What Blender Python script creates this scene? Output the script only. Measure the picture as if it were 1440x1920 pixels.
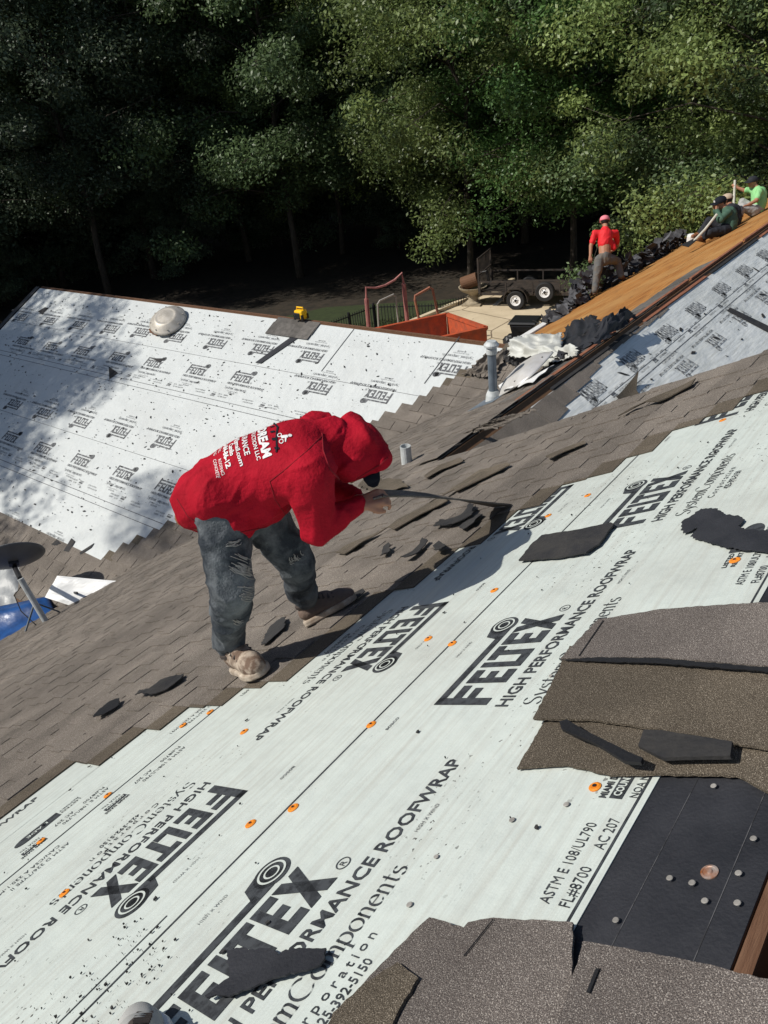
import bpy, bmesh, math, random
import numpy as np
from mathutils import Vector, Matrix, noise
from mathutils.bvhtree import BVHTree

for o in list(bpy.data.objects): bpy.data.objects.remove(o)
SC = bpy.context.scene; COL = SC.collection
rnd = random.Random(7)

# ------------------------------------------------------------------ camera
CAMZ = 7.8
RX = np.array([[0.61355794, -0.44888982, 0.64964959],
               [-0.78260332, -0.23601349, 0.57604659],
               [-0.10525539, -0.86185588, -0.49611061]])     # columns: image right, image down, forward
CAM = np.array([0, 0, CAMZ])
cam_data = bpy.data.cameras.new('camera'); cam = bpy.data.objects.new('camera', cam_data); COL.objects.link(cam)
cam_data.sensor_width = 36; cam_data.lens = 27.0; cam_data.clip_start = 0.05; cam_data.clip_end = 2000
cm = Matrix.Identity(4)
for i in range(3):
    cm[i][0] = RX[i, 0]; cm[i][1] = -RX[i, 1]; cm[i][2] = -RX[i, 2]; cm[i][3] = CAM[i]
cam.matrix_world = cm
SC.camera = cam
SC.render.resolution_x = 768; SC.render.resolution_y = 1024

# ------------------------------------------------------------------ light
SUN_EL = math.radians(44.5); SUN_AZ = math.radians(140)        # azimuth from +X, counter-clockwise
w = bpy.data.worlds.new('World'); SC.world = w; w.use_nodes = True
nt = w.node_tree; bg = nt.nodes['Background']; bg.inputs[1].default_value = 0.095
sk = nt.nodes.new('ShaderNodeTexSky'); sk.sky_type = 'NISHITA'; sk.sun_disc = False
sk.sun_elevation = SUN_EL; sk.sun_rotation = math.radians(90) - SUN_AZ
nt.links.new(sk.outputs[0], bg.inputs[0])
sl = bpy.data.lights.new('sun', 'SUN'); sl.energy = 5.0; sl.angle = math.radians(0.53); sl.color = (1, .955, .88)
sun = bpy.data.objects.new('sun', sl); COL.objects.link(sun)
sdir = Vector((math.cos(SUN_EL)*math.cos(SUN_AZ), math.cos(SUN_EL)*math.sin(SUN_AZ), math.sin(SUN_EL)))
sun.rotation_euler = sdir.to_track_quat('Z', 'Y').to_euler(); sun.location = (-10, 10, 30)
vs = SC.view_settings; vs.view_transform = 'Standard'; vs.look = 'None'; vs.gamma = 1; vs.exposure = -0.08
vs.use_curve_mapping = False

# ------------------------------------------------------------------ geometry of the place
M1 = .515; C1 = math.sqrt(1+M1*M1)
Z1 = CAMZ-1.08                       # main slope: z = Z1 - M1*y, ridge at y = 0.03
RAKE = 4.52                          # gable edge of the main slope
YR3 = 3.39; Z3 = Z1-M1*YR3           # wing ridge
VC = 12.45                           # valley x + y = VC
XR2 = 8.28; ZB = Z1-M1*VC            # far slope: z = ZB + M1*x up to its ridge x = XR2
def ray(px, py):
    v = np.array([px-720, py-960, 1440.]); v /= np.linalg.norm(v); return RX@v
def hit(px, py, n, d):               # plane n.p = d
    r = ray(px, py); n = np.array(n, float)
    return CAM + r*((d-n@CAM)/(n@r))
class Plane:
    def __init__(s, O, U, V):
        s.O = np.array(O, float); s.U = np.array(U, float)/np.linalg.norm(U); s.V = np.array(V, float)/np.linalg.norm(V)
        s.N = np.cross(s.U, s.V)
        if s.N[2] < 0: s.N = -s.N
    def at(s, u, v, h=0): return s.O+s.U*u+s.V*v+s.N*h
    def uv(s, px, py, h=0):
        p = hit(px, py, s.N, s.N@(s.O+s.N*h)); return (p-s.O)@s.U, (p-s.O)@s.V
    def px(s, px, py, h=0): return s.at(*s.uv(px, py, h), h)
P1 = Plane((0, 0, Z1), (1, 0, 0), (0, 1, -M1))                   # v runs down the slope
P2 = Plane((XR2, 0, ZB+M1*XR2), (0, 1, 0), (-1, 0, -M1))
P3 = Plane((0, YR3, Z3), (1, 0, 0), (0, -1, -M1))
PR = Plane((0, .0, Z1), (1, 0, 0), (0, -1, -M1))                 # hidden back slope
def G(px, py, z=0): return hit(px, py, (0, 0, 1), z)
def proj(p):
    c = RX.T@(np.array(p)-CAM); return 720+1440*c[0]/c[2], 960+1440*c[1]/c[2]
def depth(p): return (RX.T@(np.array(p)-CAM))[2]
def nrm(v): v = np.array(v, float); return v/max(1e-9, np.linalg.norm(v))

# ------------------------------------------------------------------ object helpers
class MB:
    def __init__(s): s.v = []; s.f = []; s.m = None
    def add(s, vs, fs):
        b = len(s.v); s.v += [tuple(map(float, p)) for p in vs]; s.f += [tuple(i+b for i in f) for f in fs]; return s
    def hexa(s, b4, t4):              # bottom and top quads
        return s.add(list(b4)+list(t4), [(3, 2, 1, 0), (4, 5, 6, 7), (0, 1, 5, 4), (1, 2, 6, 5), (2, 3, 7, 6), (3, 0, 4, 7)])
    def box(s, c, sx, sy, sz, ax=None):   # centre, full sizes, axes
        ax = np.eye(3) if ax is None else ax
        c = np.array(c, float); P = [c+ax[0]*sx*.5*i+ax[1]*sy*.5*j+ax[2]*sz*.5*k for k in (-1, 1) for i, j in ((-1, -1), (1, -1), (1, 1), (-1, 1))]
        return s.hexa(P[:4], P[4:])
    def bar(s, a, b, wd, ht=None, up=(0, 0, 1)):
        a = np.array(a, float); b = np.array(b, float); d = nrm(b-a); up = np.array(up, float)
        sd = np.cross(d, up); sd = nrm(sd) if np.linalg.norm(sd) > 1e-4 else np.array([1., 0, 0]); u2 = np.cross(sd, d); ht = ht or wd
        return s.box((a+b)/2, np.linalg.norm(b-a), wd, ht, [d, sd, u2])
    def tube(s, pts, r, n=8, cap=True):
        pts = [np.array(p, float) for p in pts]; rr = r if isinstance(r, (list, tuple)) else [r]*len(pts)
        rings = []; ref = None
        for i, p in enumerate(pts):
            d = nrm(pts[min(i+1, len(pts)-1)]-pts[max(i-1, 0)])
            if ref is None: ref = np.array([1., 0, 0]) if abs(d[0]) < .8 else np.array([0, 1., 0])
            a = nrm(np.cross(d, ref)); b = np.cross(d, a); ref = np.cross(a, d)
            rings.append([p+rr[i]*(math.cos(t)*a+math.sin(t)*b) for t in np.linspace(0, 2*math.pi, n, endpoint=False)])
        V = [q for g in rings for q in g]; F = []
        for i in range(len(pts)-1):
            for j in range(n): F.append((i*n+j, i*n+(j+1) % n, (i+1)*n+(j+1) % n, (i+1)*n+j))
        if cap: F.append(tuple(range(n))[::-1]); F.append(tuple((len(pts)-1)*n+j for j in range(n)))
        return s.add(V, F)
    def lathe(s, c, prof, n=20, ax=None):   # prof: (r, h) list
        ax = np.eye(3) if ax is None else ax; c = np.array(c, float); V = []; F = []
        for r, h in prof:
            for t in np.linspace(0, 2*math.pi, n, endpoint=False): V.append(c+ax[0]*r*math.cos(t)+ax[1]*r*math.sin(t)+ax[2]*h)
        for i in range(len(prof)-1):
            for j in range(n): F.append((i*n+j, i*n+(j+1) % n, (i+1)*n+(j+1) % n, (i+1)*n+j))
        F.append(tuple(range(n))[::-1]); F.append(tuple((len(prof)-1)*n+j for j in range(n)))
        return s.add(V, F)
    def prism(s, base, nvec, t):      # extruded polygon, ngon caps triangulated later
        n = len(base); nv = np.array(nvec, float); b = [np.array(p, float) for p in base]
        if np.dot(sum(np.cross(b[i]-b[0], b[(i+1) % n]-b[0]) for i in range(n)), nv) < 0: b = b[::-1]
        return s.add(b+[p+nv*t for p in b], [tuple(range(n))[::-1], tuple(range(n, 2*n))]+[(i, (i+1) % n, n+(i+1) % n, n+i) for i in range(n)])

def mesh_of(name, mb, mat=None, off=(0, 0, 0), smooth=False, tri=False):
    me = bpy.data.meshes.new(name); off = np.array(off, float)
    vv = np.array(mb.v, float).reshape(-1, 3)-off
    me.from_pydata([tuple(p) for p in vv], [], mb.f); me.update()
    if mb.m: me.polygons.foreach_set('material_index', mb.m)
    if tri:
        bm = bmesh.new(); bm.from_mesh(me); bmesh.ops.triangulate(bm, faces=[f for f in bm.faces if len(f.verts) > 4]); bm.to_mesh(me); bm.free()
    for m_ in (mat if isinstance(mat, (list, tuple)) else [mat] if mat else []): me.materials.append(m_)
    if smooth:
        me.polygons.foreach_set('use_smooth', [True]*len(me.polygons))
    return me
def tag(o, label=None, cat=None, group=None, kind=None):
    for k, val in (('label', label), ('category', cat), ('group', group), ('kind', kind)):
        if val: o[k] = val
    return o
def root_of(o):
    while o.parent: o = o.parent
    return o
def thing(name, loc, label, cat, group=None):
    o = bpy.data.objects.new(name, None); COL.objects.link(o); o.location = loc; o.empty_display_size = .1
    return tag(o, label, cat, group)
def part(name, mb, mat, parent, smooth=False, tri=True, label=None, kind=None):
    me = mb if isinstance(mb, bpy.types.Mesh) else mesh_of(name, mb, mat, root_of(parent).location, smooth, tri)
    o = bpy.data.objects.new(name, me); COL.objects.link(o); o.parent = parent
    return tag(o, label, kind=kind)
def single(name, mb, mat, label=None, cat=None, group=None, kind=None, smooth=False, loc=None):
    if loc is None:
        a = np.array(mb.v); loc = (a[:, 0].mean(), a[:, 1].mean(), a[:, 2].min())
    me = mesh_of(name, mb, mat, loc, smooth, True)
    o = bpy.data.objects.new(name, me); COL.objects.link(o); o.location = loc
    return tag(o, label, cat, group, kind)
def bevel(o, wdt=.005, seg=1):
    m = o.modifiers.new('bevel', 'BEVEL'); m.width = wdt; m.segments = seg; m.limit_method = 'ANGLE'; return o

# ------------------------------------------------------------------ materials
def mat(name, col, rough=.7, var=0, scale=8, col2=None, bump=0, bscale=60, metal=0, coord='Object', detail=4, spec=.35, objvar=0, stretch=None, extra=None, lo=.35, hi=.65):
    m = bpy.data.materials.new(name); m.use_nodes = True; n = m.node_tree.nodes; L = m.node_tree.links
    b = n['Principled BSDF']; b.inputs['Roughness'].default_value = rough; b.inputs['Metallic'].default_value = metal
    b.inputs['Specular IOR Level'].default_value = spec
    tc = n.new('ShaderNodeTexCoord'); src = tc.outputs[coord]
    if stretch:
        mp = n.new('ShaderNodeMapping'); mp.inputs['Scale'].default_value = stretch; L.new(src, mp.inputs[0]); src = mp.outputs[0]
    col = tuple(col)+(1,); c2 = (tuple(col2)+(1,)) if col2 else tuple(min(1, x*(1-var)) for x in col[:3])+(1,)
    if col2 or var:
        t = n.new('ShaderNodeTexNoise'); t.inputs['Scale'].default_value = scale; t.inputs['Detail'].default_value = detail
        t.inputs['Roughness'].default_value = .62; L.new(src, t.inputs['Vector'])
        r = n.new('ShaderNodeValToRGB'); r.color_ramp.elements[0].position = lo; r.color_ramp.elements[1].position = hi
        r.color_ramp.elements[0].color = c2; r.color_ramp.elements[1].color = col
        L.new(t.outputs[0], r.inputs[0]); out = r.outputs[0]
    else:
        rg = n.new('ShaderNodeRGB'); rg.outputs[0].default_value = col; out = rg.outputs[0]
    if objvar:
        oi = n.new('ShaderNodeObjectInfo'); hs = n.new('ShaderNodeHueSaturation'); mr = n.new('ShaderNodeMapRange')
        mr.inputs[3].default_value = 1-objvar; mr.inputs[4].default_value = 1+objvar
        L.new(oi.outputs['Random'], mr.inputs[0]); L.new(mr.outputs[0], hs.inputs['Value']); L.new(out, hs.inputs['Color']); out = hs.outputs[0]
    if extra: out = extra(n, L, src, out, b)
    L.new(out, b.inputs['Base Color'])
    if bump:
        t2 = n.new('ShaderNodeTexNoise'); t2.inputs['Scale'].default_value = bscale; t2.inputs['Detail'].default_value = 4
        L.new(src, t2.inputs['Vector']); bp = n.new('ShaderNodeBump'); bp.inputs['Strength'].default_value = bump; bp.inputs['Distance'].default_value = .01
        L.new(t2.outputs[0], bp.inputs['Height']); L.new(bp.outputs[0], b.inputs['Normal'])
    return m
def mixn(n, L, fac, a, bcol, mode='MIX'):
    x = n.new('ShaderNodeMix'); x.data_type = 'RGBA'; x.blend_type = mode
    if isinstance(fac, (int, float)): x.inputs[0].default_value = fac
    else: L.new(fac, x.inputs[0])
    for sock, val in ((x.inputs[6], a), (x.inputs[7], bcol)):
        if isinstance(val, tuple): sock.default_value = val if len(val) == 4 else val+(1,)
        else: L.new(val, sock)
    return x.outputs[2]
def noise_mask(n, L, src, scale, lo, hi, detail=3, stretch=None):
    if stretch:
        mp = n.new('ShaderNodeMapping'); mp.inputs['Scale'].default_value = stretch; L.new(src, mp.inputs[0]); src = mp.outputs[0]
    t = n.new('ShaderNodeTexNoise'); t.inputs['Scale'].default_value = scale; t.inputs['Detail'].default_value = detail; L.new(src, t.inputs['Vector'])
    r = n.new('ShaderNodeMapRange'); r.inputs[1].default_value = lo; r.inputs[2].default_value = hi; L.new(t.outputs[0], r.inputs[0]); return r.outputs[0]
def felt_dirt(amount):
    def f(n, L, src, out, b):
        ws = [noise_mask(n, L, src, 1.0, .3, .7, 5, (2.2, 9, 9)), noise_mask(n, L, src, 2.4, .3, .7, 4), noise_mask(n, L, src, 170, .3, .7, 2)]; pv = None
        for h_, st_, di in zip(ws, (.5, .55, .3), (.012, .02, .0008)):
            bp = n.new('ShaderNodeBump'); bp.inputs['Strength'].default_value = st_; bp.inputs['Distance'].default_value = di; L.new(h_, bp.inputs['Height'])
            if pv: L.new(pv.outputs[0], bp.inputs['Normal'])
            pv = bp
        L.new(pv.outputs[0], b.inputs['Normal'])
        st = noise_mask(n, L, src, 1.0, .45, .95, 8, (3.0, 55, 55))          # scuffed streaks along the roll
        out = mixn(n, L, st, out, (.40, .405, .365) if amount > 0 else (.47, .485, .47))
        th = noise_mask(n, L, src, 1.0, .46, .56, 2, (3, 330, 330)); out = mixn(n, L, th, out, mixn(n, L, .07, out, (.2, .2, .2)))
        big = noise_mask(n, L, src, 1.3, .5, .9, 6); out = mixn(n, L, big, out, (.38, .39, .355) if amount > 0 else (.46, .475, .46))
        sp = noise_mask(n, L, src, 75, .67, .70, 2)                           # granules
        zone = noise_mask(n, L, src, 1.7, .60-amount, .72-amount, 3)
        mu = n.new('ShaderNodeMath'); mu.operation = 'MULTIPLY'; L.new(sp, mu.inputs[0]); L.new(zone, mu.inputs[1])
        return mixn(n, L, mu.outputs[0], out, (.05, .045, .04))
    return f
def granules(c1, c2, c3, s):
    def f(n, L, src, out, b):
        a = noise_mask(n, L, src, s, .40, .60, 1); c = mixn(n, L, a, c1+(1,), c2+(1,))
        a2 = noise_mask(n, L, src, s*.8, .62, .68, 0); c = mixn(n, L, a2, c, c3+(1,))
        big = noise_mask(n, L, src, 3.5, .3, .75, 5)
        k = mixn(n, L, big, (.70, .69, .68), (1.14, 1.12, 1.10)); b3 = noise_mask(n, L, src, .7, .35, .7, 5); k = mixn(n, L, 1.0, k, mixn(n, L, b3, (.84, .83, .82), (1.08, 1.07, 1.05)), 'MULTIPLY'); c = mixn(n, L, 1.0, c, k, 'MULTIPLY')
        oi = n.new('ShaderNodeObjectInfo'); hs = n.new('ShaderNodeHueSaturation'); mr = n.new('ShaderNodeMapRange')
        mr.inputs[3].default_value = .88; mr.inputs[4].default_value = 1.12
        L.new(oi.outputs['Random'], mr.inputs[0]); L.new(mr.outputs[0], hs.inputs['Value']); L.new(c, hs.inputs['Color'])
        return hs.outputs[0]
    return f
M = {}
M['felt'] = mat('white_roof_felt', (.505, .55, .512), .55, .0, extra=felt_dirt(.11), spec=.3)
M['felt2'] = mat('white_roof_felt_far', (.55, .575, .565), .5, .0, extra=felt_dirt(.0), spec=.3)
M['felt3'] = mat('grey_roof_felt', (.66, .68, .66), .5, .0, extra=felt_dirt(.05), spec=.3)
M['print'] = mat('black_print', (.022, .024, .027), .6, col2=(.05, .055, .06), scale=30, lo=.45, hi=.6)
M['print_far'] = mat('faded_print', (.085, .088, .092), .6, col2=(.29, .30, .30), scale=18, lo=.28, hi=.5)
M['print_worn'] = mat('worn_print', (.07, .072, .076), .6, col2=(.50, .515, .50), scale=13, lo=.40, hi=.58)
M['print_fine'] = mat('fine_print', (.05, .052, .055), .6, col2=(.22, .23, .23), scale=40, lo=.35, hi=.6)
M['printw'] = mat('white_print', (.48, .52, .48), .6)
M['shingle'] = mat('brown_shingle', (.15, .13, .11), .92, bump=.8, bscale=260, extra=granules((.105, .092, .080), (.245, .216, .188), (.39, .36, .32), 420), spec=.2)
M['shingle_near'] = mat('brown_shingle_granules', (.15, .13, .11), .92, bump=.7, bscale=380, extra=granules((.095, .083, .077), (.200, .177, .163), (.40, .37, .34), 640), spec=.2)
M['olive'] = mat('unweathered_shingle', (.12, .10, .07), .92, bump=.7, bscale=380, extra=granules((.068, .056, .042), (.150, .127, .097), (.32, .28, .225), 640), spec=.2)
M['oldpatch'] = mat('old_grey_shingle', (.12, .11, .10), .9, col2=(.075, .07, .063), scale=14, objvar=.25)
M['tar'] = mat('asphalt_edge', (.012, .012, .013), .55, bump=.3, bscale=90)
M['black_felt'] = mat('black_felt', (.016, .017, .021), .6, col2=(.03, .031, .036), scale=6, bump=.25, bscale=140, spec=.3)
M['scrap'] = mat('dark_scrap', (.024, .024, .026), .75, col2=(.04, .038, .036), scale=12, bump=.4, bscale=60, spec=.25, objvar=.2)
M['pile'] = mat('torn_shingle', (.035, .036, .04), .8, col2=(.09, .09, .095), scale=5, bump=.4, bscale=40, objvar=.45, spec=.2)
def plywood(n, L, src, out, b):
    st = noise_mask(n, L, src, 3.2, .40, .62, 6, (.55, 9, 9)); out = mixn(n, L, st, out, (.22, .085, .02))
    kn = noise_mask(n, L, src, 2.6, .68, .72, 2, (.8, 6, 6)); out = mixn(n, L, kn, out, (.06, .03, .015))
    ta = noise_mask(n, L, src, 1.1, .4, .75, 3); return mixn(n, L, ta, out, (.40, .22, .075))
M['ply'] = mat('orange_plywood', (.38, .17, .042), .75, objvar=.10, extra=plywood, bump=.2, bscale=30)
M['redwood'] = mat('reddish_board', (.16, .055, .03), .8, col2=(.30, .13, .07), scale=9, stretch=(.6, 8, 8))
M['brownwood'] = mat('brown_plank', (.10, .045, .022), .8, col2=(.17, .09, .05), scale=9, stretch=(.8, 9, 9), bump=.3)
M['deck'] = mat('roof_deck_wood', (.13, .07, .035), .85, var=.3)
M['orange'] = mat('orange_plastic', (.75, .24, .02), .45, var=.15, scale=30)
M['zinc'] = mat('zinc_nail', (.30, .285, .26), .7, metal=.1, var=.3, scale=60, objvar=.2)
M['zincline'] = mat('chalk_line', (.09, .09, .095), .8, col2=(.03, .03, .033), scale=25, lo=.45, hi=.55)
M['rust'] = mat('rusty_washer', (.40, .34, .30), .5, col2=(.30, .10, .03), scale=40, metal=.4)
M['galv'] = mat('galvanised_pipe', (.16, .19, .225), .5, col2=(.10, .125, .15), scale=8, metal=.2)
M['paintgrey'] = mat('grey_paint', (.50, .52, .52), .5, col2=(.36, .38, .37), scale=14)
M['dome'] = mat('weathered_aluminium', (.47, .44, .39), .5, col2=(.36, .33, .28), scale=10, metal=.3, bump=.1)
M['domewhite'] = mat('pale_aluminium', (.60, .59, .57), .42, col2=(.5, .48, .45), scale=6, metal=.3)
M['white'] = mat('white_painted', (.74, .74, .72), .5, var=.12, scale=6)
M['sheet'] = mat('pale_crumpled_sheet', (.52, .53, .50), .5, col2=(.42, .42, .38), scale=5, bump=.25, bscale=18)
M['greysheet'] = mat('grey_cover_sheet', (.42, .43, .42), .45, col2=(.28, .29, .29), scale=4, bump=.5, bscale=12)
M['tarp'] = mat('blue_tarp', (.014, .075, .25), .35, col2=(.008, .04, .14), scale=5, bump=.5, bscale=14, spec=.6)
M['dish'] = mat('dark_dish', (.11, .115, .12), .5, var=.15, scale=10)
M['darkmetal'] = mat('dark_metal', (.02, .02, .022), .5, var=.2, scale=20)
M['trailer'] = mat('black_trailer_paint', (.03, .027, .026), .6, col2=(.06, .045, .035), scale=9)
M['trailerdeck'] = mat('dark_deck_board', (.05, .038, .03), .8, col2=(.025, .02, .017), scale=5)
M['tyre'] = mat('tyre_rubber', (.018, .018, .019), .8)
M['rim'] = mat('white_rim', (.78, .78, .78), .4)
M['blackplastic'] = mat('black_plastic', (.013, .014, .016), .45)
M['bin_red'] = mat('rusty_red_steel', (.50, .085, .03), .6, col2=(.30, .07, .035), scale=5, bump=.2)
M['rusttube'] = mat('rusty_tube', (.36, .14, .075), .65, col2=(.26, .11, .08), scale=9)
M['pinktube'] = mat('faded_red_tube', (.40, .16, .14), .6, col2=(.28, .11, .10), scale=6)
M['greytube'] = mat('grey_tube', (.30, .28, .25), .55)
M['yellow'] = mat('yellow_plastic', (.85, .48, .01), .4)
M['stone'] = mat('urn_stone', (.36, .30, .21), .8, col2=(.25, .21, .15), scale=8, bump=.3, bscale=20)
def crackc(n, L, src, out, b):
    v = n.new('ShaderNodeTexVoronoi'); v.feature = 'DISTANCE_TO_EDGE'; v.inputs['Scale'].default_value = .42
    t = n.new('ShaderNodeTexNoise'); t.inputs['Scale'].default_value = .9; t.inputs['Detail'].default_value = 5; L.new(src, t.inputs[0])
    mx = mixn(n, L, .12, src, t.outputs[1]); L.new(mx, v.inputs['Vector'])
    r = n.new('ShaderNodeMapRange'); r.inputs[1].default_value = .004; r.inputs[2].default_value = .012; L.new(v.outputs[0], r.inputs[0])
    d = noise_mask(n, L, src, 7, .70, .76, 3); out = mixn(n, L, d, out, (.14, .10, .06))
    return mixn(n, L, r.outputs[0], (.16, .12, .08), out)
M['concrete'] = mat('tan_concrete', (.60, .50, .35), .85, col2=(.50, .41, .28), scale=1.2, bump=.2, extra=crackc)
M['floor'] = mat('leaf_litter', (.040, .030, .020), .95, col2=(.018, .015, .010), scale=3, bump=.6, bscale=20, detail=8)
M['lawn'] = mat('lawn_ground', (.035, .050, .016), .95, col2=(.025, .034, .012), scale=4, bump=.5, bscale=25)
M['grass'] = mat('grass_blades', (.050, .078, .024), .8, col2=(.075, .085, .032), scale=1.2)
M['bark'] = mat('bark', (.085, .07, .055), .9, col2=(.04, .032, .025), scale=6, stretch=(4, 4, .7), bump=.7, bscale=14)
M['siding'] = mat('white_siding', (.70, .70, .68), .6)
M['wall'] = mat('cream_wall', (.45, .40, .33), .8, var=.1)
M['skin'] = mat('tan_skin', (.42, .215, .135), .55, col2=(.33, .155, .09), scale=9, spec=.3)
M['jeans'] = mat('faded_jeans', (.155, .168, .178), .88, col2=(.030, .036, .044), scale=7.5, bump=.6, bscale=120, detail=9, lo=.40, hi=.66, spec=.15)
M['thread'] = mat('pale_threads', (.30, .29, .27), .9)
M['hoodie'] = mat('red_jersey', (.38, .006, .020), .80, col2=(.27, .004, .013), scale=6, bump=.45, bscale=75, spec=.12, detail=8)
M['seamred'] = mat('dark_red_seam', (.20, .003, .010), .9)
M['redshirt'] = mat('bright_red_shirt', (.72, .018, .025), .7, var=.15, scale=6)
M['pinkcap'] = mat('pink_cap', (.70, .20, .24), .7)
M['greyjeans'] = mat('grey_jeans', (.10, .11, .115), .85, col2=(.14, .11, .08), scale=5)
M['tanboot'] = mat('tan_boot', (.25, .10, .045), .8, var=.2)
M['greenjkt'] = mat('dark_green_jacket', (.055, .115, .078), .75, var=.2)
M['limeshirt'] = mat('light_green_shirt', (.25, .56, .23), .7, var=.12)
M['palejeans'] = mat('pale_work_trousers', (.42, .42, .40), .8, var=.3, scale=5)
M['darkcloth'] = mat('dark_cloth', (.018, .02, .026), .8, var=.2)
M['navycap'] = mat('navy_cap', (.010, .012, .018), .8, spec=.15)
M['tancap'] = mat('tan_cap', (.42, .33, .24), .7)
M['hair'] = mat('dark_hair', (.012, .010, .009), .6)
M['shoe'] = mat('dusty_shoe', (.40, .33, .26), .85, col2=(.13, .085, .06), scale=16, bump=.5, detail=6, lo=.42, hi=.58)
M['shoedark'] = mat('dark_shoe', (.10, .075, .065), .8, col2=(.16, .115, .09), scale=12, bump=.4)
M['sole'] = mat('worn_sole', (.50, .44, .36), .7, col2=(.24, .18, .13), scale=16)
M['lace'] = mat('dark_lace', (.05, .04, .035), .9)
M['greyshoe'] = mat('grey_shoe', (.42, .42, .40), .7, var=.2)
M['pole'] = mat('pale_pole', (.56, .54, .46), .55, var=.2)

# ------------------------------------------------------------------ setting
def sheet(name, pts, z, m, kind='structure'):
    mb = MB(); mb.add([(p[0], p[1], z) for p in pts], [tuple(range(len(pts)))])
    a = np.array(pts)[:, :2]
    if sum(a[i][0]*a[(i+1) % len(a)][1]-a[(i+1) % len(a)][0]*a[i][1] for i in range(len(a))) < 0: mb.f = [f[::-1] for f in mb.f]
    o = bpy.data.objects.new(name, mesh_of(name, mb, m, tri=True)); COL.objects.link(o); return tag(o, kind=kind)
LAWN = -.9
sheet('ground', [(-400, -400), (600, -400), (600, 600), (-400, 600)], LAWN, M['floor'])
FP = [G(*q, .25) for q in ((560, 627), (700, 574), (818, 571), (900, 548))]   # fence line, read off its top rail
fa, fb = FP[0], FP[3]
fd = nrm((fb-fa)*[1, 1, 0]); fn = np.array([fd[1], -fd[0], 0])
if fn@nrm(np.array([-fa[0], -fa[1], 0])) < 0: fn = -fn   # towards the camera
lw = [FP[0]-fd*10+fn*1.5, FP[3]+fd*2+fn*1.5, FP[3]+fd*2-fn*3.0, FP[1]-fn*5.5, FP[0]-fd*10-fn*6.5]
sheet('lawn', lw, LAWN+.004, M['lawn'])
# driveway slab, held up above the lower lawn by its own edge
e0, e1 = G(640, 661), G(905, 551)
dd = nrm(e1-e0)
dv = [e0-dd*3, e1+dd*2.0, G(1010, 548)+dd*.5, G(1240, 520), (26, -6, 0), (12, -6, 0), (11, 12, 0)]
mb = MB(); mb.prism([(p[0], p[1], -1.0) for p in dv], (0, 0, 1), 1.0)
single('driveway', mb, M['concrete'], kind='structure')
kb = MB(); kb.bar(e0-dd*3+np.array([0, 0, .06]), e1+dd*2+np.array([0, 0, .06]), .18, .12); single('kerb', kb, M['concrete'], kind='structure')
gb = MB(); grr = random.Random(3)
for i in range(26000):
    s_, t_ = grr.random(), grr.random()
    p = fa-fd*6+fd*s_*(np.linalg.norm(fb-fa)+6.5)-fn*(t_*6.5*(1-.45*s_)-1.2); a = grr.random()*6.28; hh = .05+.10*grr.random(); ww = .012
    b0 = np.array([p[0], p[1], LAWN]); sd = np.array([math.cos(a), math.sin(a), 0])*ww; tip = b0+np.array([math.cos(a+1.3)*.04, math.sin(a+1.3)*.04, hh])
    gb.add([b0-sd, b0+sd, tip], [(0, 1, 2)])
o = single('grass', gb, M['grass'], kind='stuff'); tag(o, 'short mown green grass along the black fence', 'grass')

# ------------------------------------------------------------------ house
HOUSE = thing('house', (4.5, 4, 0), 'large gabled house with its roof half stripped to white felt and brown shingles', 'house')
def slab(pl, uvs, h0, t):
    mb = MB(); mb.prism([pl.at(u, v, h0) for u, v in uvs], pl.N, t); return mb
def xy1(x, y): return (x, y*C1)
YE, YEQ, XEND = 8.85, 7.36, 24.0
EPS = .02
yv0 = VC-XR2                                        # where the far ridge runs into the main slope
deck1 = [xy1(-7, .088), xy1(RAKE, .088), xy1(RAKE, YR3-.03), xy1(9.2, YR3-.03), xy1(9.2, yv0+.75), xy1(XR2, yv0), xy1(VC-YE, YE), xy1(-7, YE)]
part('roof_deck', slab(P1, deck1, -.10, .10), M['deck'], HOUSE)
part('roof_deck', slab(P1, [xy1(9.2, YR3-.03), xy1(XEND, YR3-.03), xy1(XEND, YEQ), xy1(XR2+YEQ-yv0, YEQ), xy1(9.2, yv0+.75)], -.10, .085), M['deck'], HOUSE)
XE2, YG2 = 3.2, 16.3
d2 = [(yv0, 0), (YG2, 0), (YG2, (XR2-XE2)*C1), (VC-XE2, (XR2-XE2)*C1)]
part('roof_deck', slab(P1, [xy1(15.6, YEQ+.004), xy1(XEND, YEQ+.004), xy1(XEND, 8.35), xy1(15.6, 8.35)], -.10, .10), M['ply'], HOUSE)
part('roof_deck', slab(P2, d2, -.10, .10), M['deck'], HOUSE)
P2b = Plane((XR2, 0, ZB+M1*XR2), (0, 1, 0), (1, 0, -M1))
part('roof_deck', slab(P2b, [(yv0+.05, .02), (YG2, .02), (YG2, 5.2*C1), (yv0+5.2, 5.2*C1)], -.10, .10), M['deck'], HOUSE)
part('roof_deck', slab(P3, [(RAKE+.02, .03), (XEND, .03), (XEND, 6.2*C1), (RAKE+.02, 6.2*C1)], -.10, .10), M['deck'], HOUSE)
part('roof_deck', slab(PR, [(-7, .12), (RAKE, .12), (RAKE, 8*C1), (-7, 8*C1)], -.10, .10), M['deck'], HOUSE)
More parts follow.
